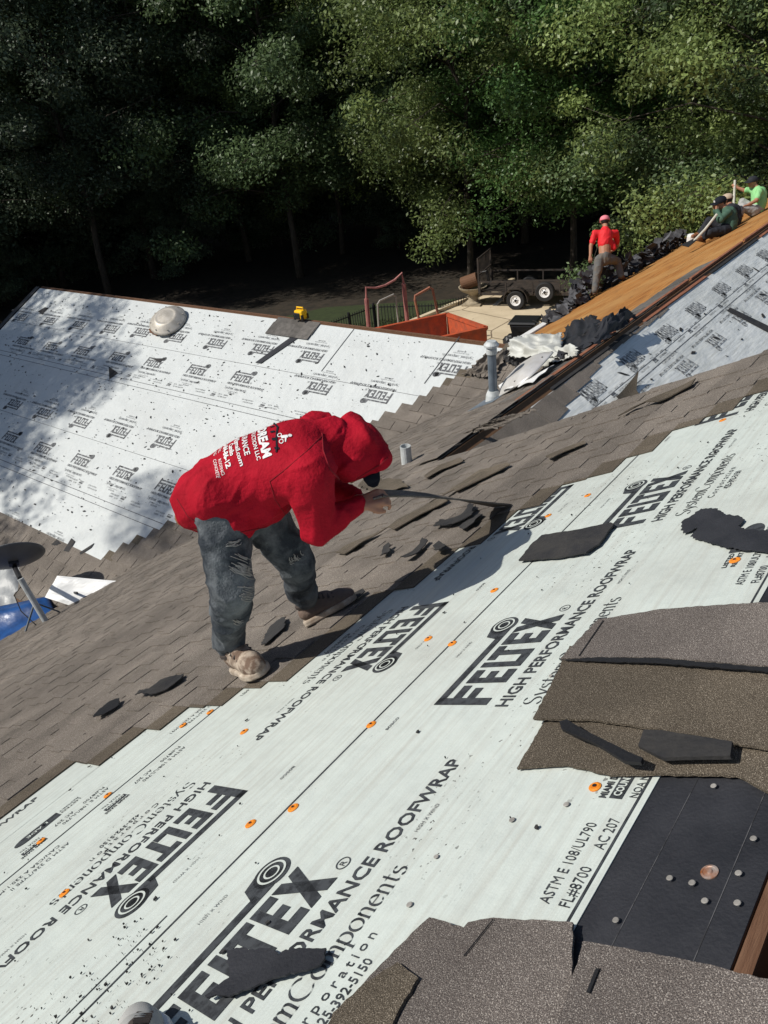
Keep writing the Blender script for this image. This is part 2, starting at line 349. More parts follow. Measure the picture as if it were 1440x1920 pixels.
# walls under the roofs
def wallp(pts, n, t=.15): mb = MB(); mb.prism(pts, n, t); part('wall', mb, M['wall'], HOUSE)
zq = Z1-M1*YEQ; ze = Z1-M1*YE; z2 = ZB+M1*XE2; zt2 = ZB+M1*XR2
wallp([(-6.6, YE-.45, 0), (VC-YE-.3, YE-.45, 0), (VC-YE-.3, YE-.45, ze+.05), (-6.6, YE-.45, ze+.05)], (0, -1, 0))
wallp([(XE2+.45, YE+.05, 0), (XE2+.45, YG2-.4, 0), (XE2+.45, YG2-.4, z2), (XE2+.45, YE+.05, z2)], (1, 0, 0))
wallp([(XE2+.6, YG2-.4, 0), (13.2, YG2-.4, 0), (13.2, YG2-.4, zt2-M1*(13.2-XR2)-.12), (XR2, YG2-.4, zt2-.14), (XE2+.6, YG2-.4, z2)], (0, -1, 0))
wallp([(13.2, 9.0, 0), (13.2, YG2-.6, 0), (13.2, YG2-.6, 2.6), (13.2, 9.0, 2.6)], (-1, 0, 0))
wallp([(13.0, YEQ-.45, 0), (XEND-.4, YEQ-.45, 0), (XEND-.4, YEQ-.45, zq+.05), (13.0, YEQ-.45, zq+.05)], (0, -1, 0))
wallp([(XEND-.4, -2.4, 0), (XEND-.4, YEQ-.65, 0), (XEND-.4, YEQ-.65, zq), (XEND-.4, YR3, Z3-.16), (XEND-.4, -2.4, Z3-M1*5.79-.16)], (-1, 0, 0))
wallp([(RAKE-.3, -7.4, 0), (RAKE-.3, YR3+.6, 0), (RAKE-.3, YR3+.6, Z1-M1*(YR3+.6)-.16), (RAKE-.3, 0, Z1-.16), (RAKE-.3, -7.4, Z1-M1*7.4-.16)], (-1, 0, 0))
# eave fascia and gutter
fm = MB(); fm.bar((12.4, YEQ+.02, zq-.10), (15.55, YEQ+.02, zq-.10), .03, .16); part('fascia', fm, M['white'], HOUSE)
fm = MB(); fm.bar((12.6, YEQ+.10, zq-.03), (15.55, YEQ+.10, zq-.03), .12, .10); part('gutter', fm, M['white'], HOUSE)
fm = MB(); fm.bar((-7, YE+.02, ze-.08), (VC-YE, YE+.02, ze-.08), .03, .14); part('fascia', fm, M['darkmetal'], HOUSE)
fm = MB(); fm.bar((XE2-.02, VC-XE2, z2-.08), (XE2-.02, YG2, z2-.08), .03, .14); part('fascia', fm, M['white'], HOUSE)
fm = MB(); fm.bar((XR2+.05, yv0+.2, zt2+.005), (XR2+.05, YG2, zt2-.012), .04, .04); part('ridge_board', fm, M['brownwood'], HOUSE)
fm = MB(); fm.prism([P2.at(YG2-.02, 0, .005), P2.at(YG2+.12, 0, .005), P2.at(YG2+.12, (XR2-XE2)*C1, .005), P2.at(YG2-.02, (XR2-XE2)*C1, .005)], P2.N, .02); part('rake_board', fm, M['tar'], HOUSE)

# --- printing blocks (flat lettering laid on the felt), in local u (reading) and v (up)
def text2d(body, size, x=0, y=0, width=None, bold=0, shear=0, space=1.0):
    cu = bpy.data.curves.new('lettering', 'FONT'); cu.body = body; cu.size = size; cu.offset = bold; cu.shear = shear; cu.space_character = space; cu.resolution_u = 2
    ob = bpy.data.objects.new('lettering', cu); me = bpy.data.meshes.new_from_object(ob)
    V = [np.array((v.co.x, v.co.y)) for v in me.vertices]; F = [tuple(p.vertices) for p in me.polygons]
    bpy.data.objects.remove(ob); bpy.data.curves.remove(cu); bpy.data.meshes.remove(me)
    mx = max(v[0] for v in V); k = (width/mx) if width else 1
    return [(x+v[0]*k, y+v[1]) for v in V], F
class Flat:
    def __init__(s): s.v = []; s.f = []
    def add(s, V, F):
        b = len(s.v); s.v += list(V)
        for f in F:
            a = [V[i] for i in f]
            ar = sum(a[i][0]*a[(i+1) % len(a)][1]-a[(i+1) % len(a)][0]*a[i][1] for i in range(len(a)))
            f2 = tuple(i+b for i in f); s.f.append(f2 if ar > 0 else f2[::-1])
        return s
    def rect(s, x0, y0, x1, y1): return s.add([(x0, y0), (x1, y0), (x1, y1), (x0, y1)], [(0, 1, 2, 3)])
    def poly(s, P): return s.add(P, [tuple(range(len(P)))])
    def ring(s, c, r0, r1, n=28, sq=1):
        T = np.linspace(0, 2*math.pi, n, endpoint=False)
        return s.add([(c[0]+r*math.cos(t), c[1]+r*sq*math.sin(t)) for r in (r0, r1) for t in T], [(i, (i+1) % n, n+(i+1) % n, n+i) for i in range(n)])
    def disc(s, c, r, n=28): return s.poly([(c[0]+r*math.cos(t), c[1]+r*math.sin(t)) for t in np.linspace(0, 2*math.pi, n, endpoint=False)])
def arc(cx, cy, rx, ry, a0, a1, n=9): return [(cx+rx*math.cos(math.radians(a)), cy+ry*math.sin(math.radians(a))) for a in np.linspace(a0, a1, n)]
SER = {  # serif letters as pen strokes; advance width
 'S': ([arc(.28, .53, .2, .17, 40, 270)[::1], arc(.28, .18, .22, .18, 90, -150)], .58), 'C': ([arc(.38, .35, .33, .36, 42, 318, 16)], .74),
 'y': ([[(.05, .46), (.24, .02)], [(.44, .46), (.20, -.1), (.08, -.2)]], .48), 's': ([arc(.19, .35, .13, .11, 40, 270), arc(.19, .13, .14, .12, 90, -150)], .38),
 't': ([[(.14, .62), (.14, .1), (.2, .02), (.3, .06)], [(.02, .45), (.28, .45)]], .32), 'e': ([[(.06, .26), (.38, .26)], arc(.22, .23, .18, .23, 8, 320, 14)], .45),
 'm': ([[(.08, 0), (.08, .46)], arc(.2, .3, .12, .16, 180, 0), [(.32, .3), (.32, 0)], arc(.44, .3, .12, .16, 180, 0), [(.56, .3), (.56, 0)], [(.02, .01), (.14, .01)], [(.26, .01), (.38, .01)], [(.5, .01), (.63, .01)]], .66),
 'n': ([[(.08, 0), (.08, .46)], arc(.2, .3, .13, .16, 180, 0), [(.33, .3), (.33, 0)], [(.02, .01), (.14, .01)], [(.27, .01), (.4, .01)]], .44),
 'o': ([arc(.23, .23, .2, .23, 0, 360, 18)], .48), 'p': ([[(.08, -.2), (.08, .46)], arc(.22, .23, .19, .23, 150, -150, 14), [(.02, -.2), (.15, -.2)]], .48)}
def serif(fl, word, x, y, width, cap):
    tot = sum(SER[c][1] for c in word); k = width/tot; kv = cap/.70; a = 0; nb = (.042, .012)
    for c in word:
        for st in SER[c][0]:
            for p, q in zip(st[:-1], st[1:]):
                P = [(p[0]-nb[0], p[1]-nb[1]), (p[0]+nb[0], p[1]+nb[1]), (q[0]+nb[0], q[1]+nb[1]), (q[0]-nb[0], q[1]-nb[1])]
                fl.add([(x+(a+t[0])*k, y+t[1]*kv) for t in P], [(0, 1, 2, 3)])
        a += SER[c][1]
def feltex():
    f = Flat(); b, t = 0., .155                              # letters, baseline to cap
    f.rect(0, b, .032, .205); f.rect(.0, .178, .36, .205)      # frame: left bar and top bar
    f.rect(.0325, .118, .092, .150); f.rect(.0325, .066, .08, .096)   # F arms (stem is the frame's left bar)
    def E(x): f.rect(x, b, x+.026, t); f.rect(x+.0262, t-.033, x+.066, t); f.rect(x+.0262, .062, x+.058, .093); f.rect(x+.0262, b, x+.066, b+.033)
    E(.104); f.rect(.184, b, .210, t); f.rect(.2102, b, .246, b+.033)
    f.rect(.222, t-.033, .298, t); f.rect(.247, b+.0, .273, t-.0332); E(.306)
    f.poly([(.376, b), (.408, b), (.462, t), (.430, t)]); f.poly([(.426, b), (.462, b), (.408, t), (.374, t)])
    f.poly([(.34, .19), (.36, .252), (.43, .272), (.45, .20), (.40, .178), (.36, .178)]); f.disc((.428, .222), .05)
    return f
LOGO = feltex()
RINGS = Flat().ring((.428, .222), .033, .039).ring((.428, .222), .017, .022)
LINES = Flat()
LINES.add(*text2d('HIGH PERFORMANCE ROOFWRAP', .062, -.01, -.078, .87, .0012))
serif(LINES, 'SystemComponents', .0, -.175, .53, .055)
LINES.add(*text2d('Corporation', .036, .11, -.225, .26, 0, space=1.45)); LINES.add(*text2d('425-392-5150', .034, .17, -.262, .15, .0003))
LINES.ring((.50, .02), .016, .019); LINES.add(*text2d('R', .026, .491, .011))
TINY = Flat(); TINY.add(*text2d('HIGH X WIND', .016, .62, -.12, .09)); TINY.add(*text2d('HIGH X WIND', .016, .25, .30, .09)); TINY.add(*text2d('BOBCO', .016, -.12, .30, .06, .0004))
EDGE = Flat()
EDGE.add(*text2d('ASTM E 108/UL790', .034, .0, .020, .195)); EDGE.add(*text2d('AC 207', .034, .135, -.022, .078)); EDGE.add(*text2d('FL#8700', .034, .0, -.022, .092))
EDGE.add(*text2d('MIAMI DADE', .022, .262, .037, .10, .0008)); EDGE.add(*text2d('NOA No.', .026, .270, -.030, .08))
EDGE.add(*text2d('ASTM D 226/TYPE II', .032, .50, .020, .21)); EDGE.add(*text2d('CAN/CSA A 220.1-M91', .032, .52, -.022, .24))
EDGE.rect(.264, .001, .350, .029)
EDGEW = Flat().add(*text2d('COUNTY', .024, .270, .006, .074, .0008))
def oval(fl):
    P = [(.0, -.03)]+[(.13+.05*math.cos(t), -.001+.034*math.sin(t)) for t in np.linspace(-1.5, 1.5, 9)]+[(.0, .03)]; fl.poly(P)
OV = Flat(); oval(OV); OV.add(*text2d('LISTED', .02, -.09, .008, .085, .0004)); OV.add(*text2d('REPORT', .02, -.09, -.018, .085, .0004))
OVW = Flat().add(*text2d('DADE', .03, .045, -.008, .085, .0006))
FMESH = {}
def flat_mesh(key, fl, m):
    if key not in FMESH:
        mb = MB(); mb.v = [(x, y, 0) for x, y in fl.v]; mb.f = fl.f; FMESH[key] = mesh_of('lettering', mb, m, tri=True)
    return FMESH[key]
def place_print(key, fl, m, pl, u, v, sgn, h, parent, sc=1.0, name='lettering'):
    """sgn=+1: reads along +pl.U with up = the in-plane side that keeps it unmirrored, -1: turned 180 degrees"""
    o = bpy.data.objects.new(name, flat_mesh(key, fl, m)); COL.objects.link(o); o.parent = parent
    X = pl.U*sgn; Zn = pl.N; Y = np.cross(Zn, X); p = pl.at(u, v, h)-np.array(root_of(parent).location)
    o.matrix_local = Matrix(((X[0]*sc, Y[0]*sc, Zn[0], p[0]), (X[1]*sc, Y[1]*sc, Zn[1], p[1]), (X[2]*sc, Y[2]*sc, Zn[2], p[2]), (0, 0, 0, 1)))
    return o

# --- main slope underlayment
s2 = part('underlayment_strip', slab(P1, [(-3, 2.30), (RAKE-.02, 2.30), (RAKE-.02, 4.3), (-3, 4.3)], .001, .002), M['felt'], HOUSE)
s1 = part('underlayment_strip', slab(P1, [(-3, .355), (RAKE-.02, .355), (RAKE-.02, 2.435), (-3, 2.435)], .0035, .002), M['felt'], HOUSE)
bf = part('black_underlayment', slab(P1, [(-3, .098), (RAKE-.02, .098), (RAKE-.02, .43), (-3, .43)], .0005, .002), M['black_felt'], HOUSE)
H1, H2 = .0072, .0047
PITCH = 1.08
def lineprint(pl, u0, u1, v, wd, h, parent, m=None):
    mb = MB(); mb.add([pl.at(u0, v-wd/2, h), pl.at(u1, v-wd/2, h), pl.at(u1, v+wd/2, h), pl.at(u0, v+wd/2, h)], [(0, 1, 2, 3)])
    a = np.array(mb.v); nn = np.cross(a[1]-a[0], a[2]-a[0])
    if nn@pl.N < 0: mb.f = [(3, 2, 1, 0)]
    return part('printed_line', mb, m or M['print'], parent)
for k in range(-1, 4):
    u0 = .21+PITCH*k
    for key, fl, m in (('logo', LOGO, 'print'), ('lines', LINES, 'print'), ('tiny', TINY, 'print_fine')): place_print(key, fl, M[m], P1, u0, .965, 1, H1, s1)
    place_print('rings', RINGS, M['printw'], P1, u0, .965, 1, H1+.0015, s1)
    ub = .87+PITCH*k
    for key, fl, m in (('logo', LOGO, 'print'), ('lines', LINES, 'print'), ('tiny', TINY, 'print_fine')): place_print(key, fl, M[m], P1, ub, 1.83, -1, H1, s1)
    place_print('rings', RINGS, M['printw'], P1, ub, 1.83, -1, H1+.0015, s1)
    uc = -.20+PITCH*k
    for key, fl, m in (('logo', LOGO, 'print'), ('lines', LINES, 'print')): place_print(key, fl, M[m], P1, uc, 3.09, 1, H2, s2)
    ue = .73+PITCH*(k-.0)
    place_print('edge', EDGE, M['print'], P1, ue-.0, .405, 1, H1, s1); place_print('edgew', EDGEW, M['printw'], P1, ue, .405, 1, H1+.0015, s1)
    place_print('edge', EDGE, M['print'], P1, ue+.30, 2.345, -1, H1, s1); place_print('edgew', EDGEW, M['printw'], P1, ue+.3, 2.345, -1, H1+.0015, s1)
    place_print('edge', EDGE, M['print'], P1, ue+.05, 2.555, -1, H2, s2); place_print('edgew', EDGEW, M['printw'], P1, ue+.05, 2.555, -1, H2+.0015, s2)
    for ou, ov, par_, hh, sg in ((.62, 2.66, s2, H2, -1),)+(((2.01, .50, s1, H1, 1),) if k == 0 else ()):
        place_print('oval', OV, M['print'], P1, ou+PITCH*k, ov, sg, hh, par_); place_print('ovalw', OVW, M['printw'], P1, ou+PITCH*k, ov, sg, hh+.0015, par_)
lineprint(P1, -3, RAKE-.05, 1.365, .006, H1, s1); lineprint(P1, -3, RAKE-.05, .372, .005, H1, s1); lineprint(P1, -3, RAKE-.05, 2.428, .007, H1, s1)
lineprint(P1, -3, .45, 1.415, .004, H1, s1); lineprint(P1, -3, RAKE-.05, 2.83, .002, H2, s2, M['print_fine'])
for vv in (.15, .28): lineprint(P1, -3, RAKE-.05, vv, .0013, .0035, bf, M['zincline'])

# --- wing underlayment (shaded back slope) and far slope underlayment
seams3 = [.10, .60, 2.65, 4.7]
f3 = []
for a, b in zip(seams3[:-1], seams3[1:]):
    f3.append(part('underlayment_strip', slab(P3, [(RAKE+.06, a), (XEND-.1, a), (XEND-.1, b+.06), (RAKE+.06, b+.06)], .004-.001*len(f3), .002), M['felt3'], HOUSE))
    lineprint(P3, RAKE+.06, XEND-.1, b-.01, .012, .0065-.001*(len(f3)-1)+.001, f3[-1], M['print_far'])
    lineprint(P3, RAKE+.06, XEND-.1, b-.10, .008, .0065-.001*(len(f3)-1)+.001, f3[-1], M['print_far'])
def block(pl, u, v, sgn, h, par_, far=True, cx=.22, cy=.08, sc=1.0):
    """the whole print block placed by the middle of its logo"""
    X = 1*sgn; m = M['print_worn'] if pl is P3 else M['print_far']
    s = 'w' if pl is P3 else 'f'
    Y = np.cross(pl.N, pl.U*sgn); vs_ = Y@pl.V
    u0, v0 = u-X*cx*sc, v-vs_*cy*sc
    for key, fl in (('logo'+s, LOGO), ('lines'+s, LINES))[:1 if pl is P3 and (v < 1.0 and v0-.30 < .12) else 2]: place_print(key, fl, m, pl, u0, v0, sgn, h, par_, sc)
for q, lo_, hi_ in (((1350, 542), -7, 9), ((1430, 555), -8, 8), ((1022, 797), -1, 12)):
    ua, va = P3.uv(*q); i = 0 if va < .6 else 1
    if va < .30: va = .30
    for k in range(lo_, hi_):
        if ua+k*.98 > RAKE+.6 and ua+k*.98 < XEND-1: block(P3, ua+k*.98, va, -1, .0085, f3[i], sc=.8)
for vv, sg in ((1.55, 1), (2.15, -1), (2.95, 1)):
    for k in range(16): block(P3, RAKE+.9+k*.98, vv, sg, .0085, f3[1 if vv < 2.65 else 2], sc=.8)
for q in ((1400, 690), (1310, 750)): u, v = P3.uv(*q); place_print('edgef', EDGE, M['print_far'], P3, u, v, -1, .0075, f3[1])
for k in range(7): place_print('edgef', EDGE, M['print_far'], P3, 6.2+k*PITCH, .50, -1, .0085, f3[0])

seams2 = [.12, 2.35, 4.43, 6.30]
seams2 = [.02, P2.uv(360, 752)[1], P2.uv(284, 990)[1], (XR2-XE2)*C1-.45]
f2 = []
for i, (a, b) in enumerate(zip(seams2[:-1], seams2[1:])):
    lo = VC-XR2+max(a, 0)/C1+.2
    f2.append(part('underlayment_strip', slab(P2, [(lo, a), (YG2-.03, a), (YG2-.03, b+.06), (VC-XR2+(b+.06)/C1+.2, b+.06)], .004-.001*i, .002), M['felt2'], HOUSE))
    for db in (.0, -.10): lineprint(P2, VC-XR2+b/C1+.3, YG2-.05, b-.01+db, .010, .0075-.001*i, f2[-1], M['print_far'])
    lineprint(P2, VC-XR2+(a+b)/2/C1+.3, YG2-.05, P2.uv(351, 663)[1] if i == 0 else P2.uv(240, 846)[1] if i == 1 else b-.5, .007, .0075-.001*i, f2[-1], M['print_far'])
dn = [(42, 594), (95, 601), (150, 609), (210, 616), (268, 622), (333, 632), (408, 643), (494, 654), (586, 668), (29, 757), (85, 774), (155, 791), (227, 809), (311, 828), (600, 727), (694, 743), (711, 742), (849, 692), (9, 993), (89, 1031)]
up_ = [(42, 641), (95, 651), (154, 660), (220, 671), (287, 682), (368, 696), (453, 710), (19, 821), (80, 842), (151, 865), (231, 889), (311, 916)]
for lst, sg in ((dn, 1), (up_, -1)):
    for q in lst:
        if q in ((694, 743),): continue
        u, v = P2.uv(*q); i = 0 if v < seams2[1] else 1 if v < seams2[2] else 2
        block(P2, u, v, sg, .0085-.001*i, f2[i], sc=.92)
for k in range(10):
    for i in range(3):
        u = VC-XR2+seams2[i+1]/C1+.9+k*PITCH
        if u < YG2-1: place_print('edgef', EDGE, M['print_far'], P2, u, seams2[i+1]-.22, -1 if i % 2 else 1, .0085-.001*i, f2[i])
# butt joints across the rolls near the right end
for (a, b) in (((664, 618), (603, 697)), ((862, 632), (796, 720))):
    ua, ub_ = P2.uv(*a), P2.uv(*b); mb = MB(); d = nrm(np.array(ub_)-np.array(ua)); n_ = np.array([-d[1], d[0]])*.008
    mb.add([P2.at(ua[0]-n_[0], ua[1]-n_[1], .0095), P2.at(ub_[0]-n_[0], ub_[1]-n_[1], .0095), P2.at(ub_[0]+n_[0], ub_[1]+n_[1], .0095), P2.at(ua[0]+n_[0], ua[1]+n_[1], .0095)], [(0, 1, 2, 3)])
    part('seam_edge', mb, M['print'], f2[0])

# --- shingles
EXPO = .14
def shingle_mb(pl, u0, u1, vb, r, head=.27):
    mb = MB(); v0 = vb-head
    hb = lambda v: .0065+(v-vb+.27)/.14*.0042
    t = .004
    j = r.uniform(-.004, .004)
    def quad(ua, ub, va, vb_, off, tt):
        b4 = [pl.at(ua, va, hb(va)+off), pl.at(ub, va, hb(va)+off), pl.at(ub, vb_, hb(vb_)+off), pl.at(ua, vb_, hb(vb_)+off)]
        mb.hexa(b4, [p+pl.N*tt for p in b4])
    quad(u0, u1, v0, max(v0+.002, vb-.139), 0, t); nh = len(mb.f); quad(u0, u1, vb-.139, vb+j, 0, t)
    u = u0+r.uniform(.02, .2)
    while u < u1-.06:
        w_ = r.uniform(.10, .22); e = min(u1-.002, u+w_)
        quad(u, e, vb-.136, vb+j+.002+r.uniform(0, .004), t+.0002, .0062)
        u = e+r.uniform(.07, .2)
    mb.m = [1]*nh+[0]*(len(mb.f)-nh)
    return mb
specs = []
bpx = [(0, 1504), (65, 1476), (112, 1438), (131, 1441), (173, 1407), (195, 1413), (242, 1382), (267, 1383), (314, 1347), (342, 1349), (377, 1317), (406, 1319), (446, 1291), (469, 1292), (542, 1259), (583, 1229), (614, 1226), (651, 1195), (684, 1193), (700, 1181), (760, 1124), (868, 1020), (914, 967), (947, 957), (981, 949), (997, 934), (1032, 923), (1064, 904), (1102, 896), (1163, 863), (1312, 785), (1376, 759), (1399, 740), (1440, 729)]
buv = np.array([P1.uv(*p) for p in bpx])
def ub1(v):                                         # left limit of the shingles still lying at slope position v
    o = np.argsort(buv[:, 1]); return float(np.interp(v, buv[o, 1], buv[o, 0], left=3.95, right=-2.2))
rs = random.Random(11)
k = 0; vb = .30
while vb < YE*C1+.05:
    y = vb/C1
    lo = ub1(vb-.10)+rs.uniform(-.05, .05)
    hi = RAKE if y < YR3+.05 else (9.6 if y < yv0 else VC-y+.05)
    if vb > 3.3: lo = min(lo, -.4)
    if vb > 6: lo = 1.2
    u = hi-rs.uniform(.25, 1.0); segs = []
    while u > lo+.1: segs.append(u); u -= rs.uniform(.85, 1.0)
    ed = [hi]+segs+[lo]
    if hi > RAKE and vb-.27 < YR3*C1: ed = sorted(set(ed+[RAKE]), reverse=True)
    for b_, a_ in zip(ed[:-1], ed[1:]):
        if b_-a_ > .03: specs.append((P1, a_, b_-.002, vb)+((max(.12, vb-YR3*C1-.01),) if a_ > RAKE-.01 and vb-.27 < YR3*C1 else (.27,)))
    vb += EXPO; k += 1
b2 = [(0, 1040), (133, 1071), (342, 973), (560, 850), (707, 791), (755, 767), (800, 742), (844, 715), (889, 684), (915, 671), (962, 651)]
b2uv = np.array([P2.uv(*p) for p in b2[1:]])
vb = .20
while vb < (XR2-XE2)*C1+.02:
    lo = VC-XR2+vb/C1-.12
    o_ = np.argsort(b2uv[:, 1]); hi = float(np.interp(vb-.14, b2uv[o_, 1], b2uv[o_, 0]))+rs.uniform(-.06, .06)
    if vb > (XR2-3.95)*C1: hi = YG2
    u = lo+rs.uniform(.3, 1.); segs = []
    while u < hi-.1: segs.append(u); u += rs.uniform(.55, .75)
    ed = [lo]+segs+[hi]
    for a_, b_ in zip(ed[:-1], ed[1:]):
        if b_-a_ > .03: specs.append((P2, a_, b_-.002, vb, .27))
    vb += EXPO*1.25
def area_px(s):
    pl, a, b, v, _ = s; P = [proj(pl.at(*q)) for q in ((a, v-.15), (b, v-.15), (b, v), (a, v))]
    c = np.mean(P, axis=0)
    if not (-60 < c[0] < 1500 and -60 < c[1] < 1980): return 0
    return abs(sum(P[i][0]*P[(i+1) % 4][1]-P[(i+1) % 4][0]*P[i][1] for i in range(4)))/2
specs.sort(key=area_px, reverse=True)
rest = MB()
for i, s in enumerate(specs):
    mb = shingle_mb(*s[:4], rs, s[4])
    if i < 262: part('shingle', mb, [M['shingle'], M['olive'] if s[0] is P1 else M['shingle']], HOUSE, tri=False)
    elif area_px(s) > 0 or s[3] < 99: rest.add(mb.v, mb.f); rest.m = (rest.m or [])+mb.m
part('shingle_field', rest, [M['shingle'], M['olive']], HOUSE, tri=False, kind='stuff')

# --- plywood sheathing of the wing
for i, (a, b) in enumerate(((YR3+.04, YR3+1.25), (YR3+1.255, YR3+2.46), (YR3+2.465, YEQ))):
    x = 8.6-.8*(i % 2)+i*.4
    while x < XEND:
        x2 = min(XEND, x+2.44); x0 = max(x, 9.22 if i == 0 else XR2+(b-yv0)-.6)
        if x2-x0 > .2: part('plywood_sheet', slab(P1, [xy1(x0, a), xy1(x2-.006, a), xy1(x2-.006, b), xy1(x0, b)], -.014, .014+rs.uniform(0, .003)), M['ply'], HOUSE)
        x = x2
# wing ridge: red-brown boards either side of the open slot, with strips of cap shingle
for i in range(8):
    x0 = 5.9+i*2.3; mb = MB(); mb.bar((x0, YR3+.03, Z3+.005+rs.uniform(0, .012)), (x0+2.2, YR3+.03, Z3+.005+rs.uniform(0, .012)), .035, .03); part('ridge_board', mb, M['redwood'], HOUSE)
    mb = MB(); mb.bar((x0+.5, YR3-.07, Z3-.03), (x0+2.6, YR3-.07, Z3-.03), .05, .02); part('ridge_board', mb, M['redwood' if i % 2 else 'scrap'], HOUSE)
for i in range(13):                                 # cap shingle strip along the slot
    x0 = 4.9+i*.34
    wc_ = max(.035, .25-max(0, i-3)*.05)
    part('cap_shingle', slab(P3, [(x0, .10+rs.uniform(-.02, .02)), (x0+.36, .10), (x0+.36, .10+wc_), (x0, .10+wc_+rs.uniform(0, .03))], .008+.004*(i % 2), .006), M['shingle'], HOUSE)
for i in range(6):
    x0 = 4.56+i*.34
    part('cap_shingle', slab(P1, [xy1(x0, YR3-.02), xy1(x0+.33, YR3-.02), xy1(x0+.33, YR3+.22+rs.uniform(-.02, .02)), xy1(x0, YR3+.22)], .034+.004*(i % 2), .006), M['shingle'], HOUSE)
for i in range(9):
    x0 = 6.2+i*.62
    part('starter_strip', slab(P1, [xy1(x0, YR3+.06), xy1(x0+.6, YR3+.06), xy1(x0+.6, YR3+.40+rs.uniform(-.06, .04)), xy1(x0, YR3+.40)], .022+.004*(i % 2), .006), M['oldpatch'], HOUSE)

# --- ridge slot by the camera: planks and rafters
mb = MB(); mb.bar((-1.5, .073, Z1-.135), (RAKE-.1, .073, Z1-.135), .022, .18); part('ridge_plank', mb, M['brownwood'], HOUSE)
mb = MB(); mb.bar((-1.5, -.035, Z1-.13), (RAKE-.1, -.035, Z1-.13), .03, .2); part('ridge_plank', mb, M['brownwood'], HOUSE)
for x in (.66, 1.3, 1.9): mb = MB(); mb.bar((x, .060, Z1-.16), (x+.005, -.018, Z1-.14), .06, .14); part('rafter_end', mb, M['brownwood'], HOUSE)

# --- cap nails, nails
for q in ((121, 1675), (202, 1491), (470, 1545), (550, 1515), (696, 1359), (458, 1372), (394, 1335), (343, 1360), (803, 1198), (848, 1207), (927, 1107), (1001, 1026), (1028, 967), (1102, 929), (1378, 1051), (77, 1577), (1116, 1476), (1355, 788)):
    p = P1.px(*q, .006); mb = MB(); ax = [P1.U, P1.V, P1.N]; r = .0165 if q != (1116, 1476) else .0135
    mb.lathe(p, [(r, 0), (r, .002), (r*.7, .004), (r*.3, .003), (.004, .0045)], 14, ax)
    c = part('cap_nail', mb, M['orange'], HOUSE, smooth=False); mb = MB(); mb.lathe(p+P1.N*.0046, [(.0045, 0), (.0045, .001)], 8, ax); part('nail_head', mb, M['darkmetal'], c)
nx = [(1034, 1270, .006), (1258, 1651, .0058), (1324, 1694, .0058), (1387, 1642, .0058), (1385, 1698, .0058), (1157, 1730, .0058), (1340, 1478, .0058), (1415, 1577, .0058), (962, 1541, .007), (1064, 1512, .007), (938, 1842, .007), (1062, 1740, .007), (770, 1700, .007), (820, 1610, .006), (1300, 1660, .006)]
for x, y, r in nx:
    p = P1.px(x, y, .004); mb = MB(); mb.lathe(p, [(.002, 0), (.002, .006), (r*.9, .005), (r, .0058), (r*.8, .0070)], 10, [P1.U, P1.V, P1.N]); part('roofing_nail', mb, M['zinc'], HOUSE)
p = P1.px(1331, 1636, .003); mb = MB(); mb.lathe(p, [(.0145, 0), (.0145, .002), (.011, .0025), (.010, .0015), (.006, .002), (.0045, .0045)], 20, [P1.U, P1.V, P1.N]); part('washer', mb, M['rust'], HOUSE)

# --- vent pipes
def pipe(base, H, r, m, cap):
    mb = MB(); mb.lathe(base, [(r, -.05), (r, H), (r*.86, H), (r*.86, H-.05)] if not cap else [(r, -.05), (r, H)], 18)
    o = part('vent_pipe', mb, m, HOUSE, smooth=False)
    if cap:
        mb = MB(); mb.lathe(base+np.array([0, 0, H]), [(r*1.25, -.05), (r*1.25, 0), (r*1.1, .012), (r*1.1, .03), (r*1.7, .03), (r*1.75, .05), (r*1.1, .085)], 20); part('storm_cap', mb, M['paintgrey'], o)
        mb = MB(); mb.lathe(base, [(r*1.9, -.03), (r*1.7, .05), (r*1.25, .10)], 20); part('pipe_collar', mb, M['paintgrey'], o)
        u, v = (base-P1.O)@P1.U, (base-P1.O)@P1.V
        part('flashing', slab(P1, [(u-.22, v-.15), (u+.12, v-.15), (u+.12, v+.22), (u-.22, v+.22)], .024, .003), M['galv'], o)
    return o
pipe(P1.px(925, 748, .02), .56, .046, M['galv'], True)
pipe(P1.px(763, 868, .02), .17, .05, M['paintgrey'], False)

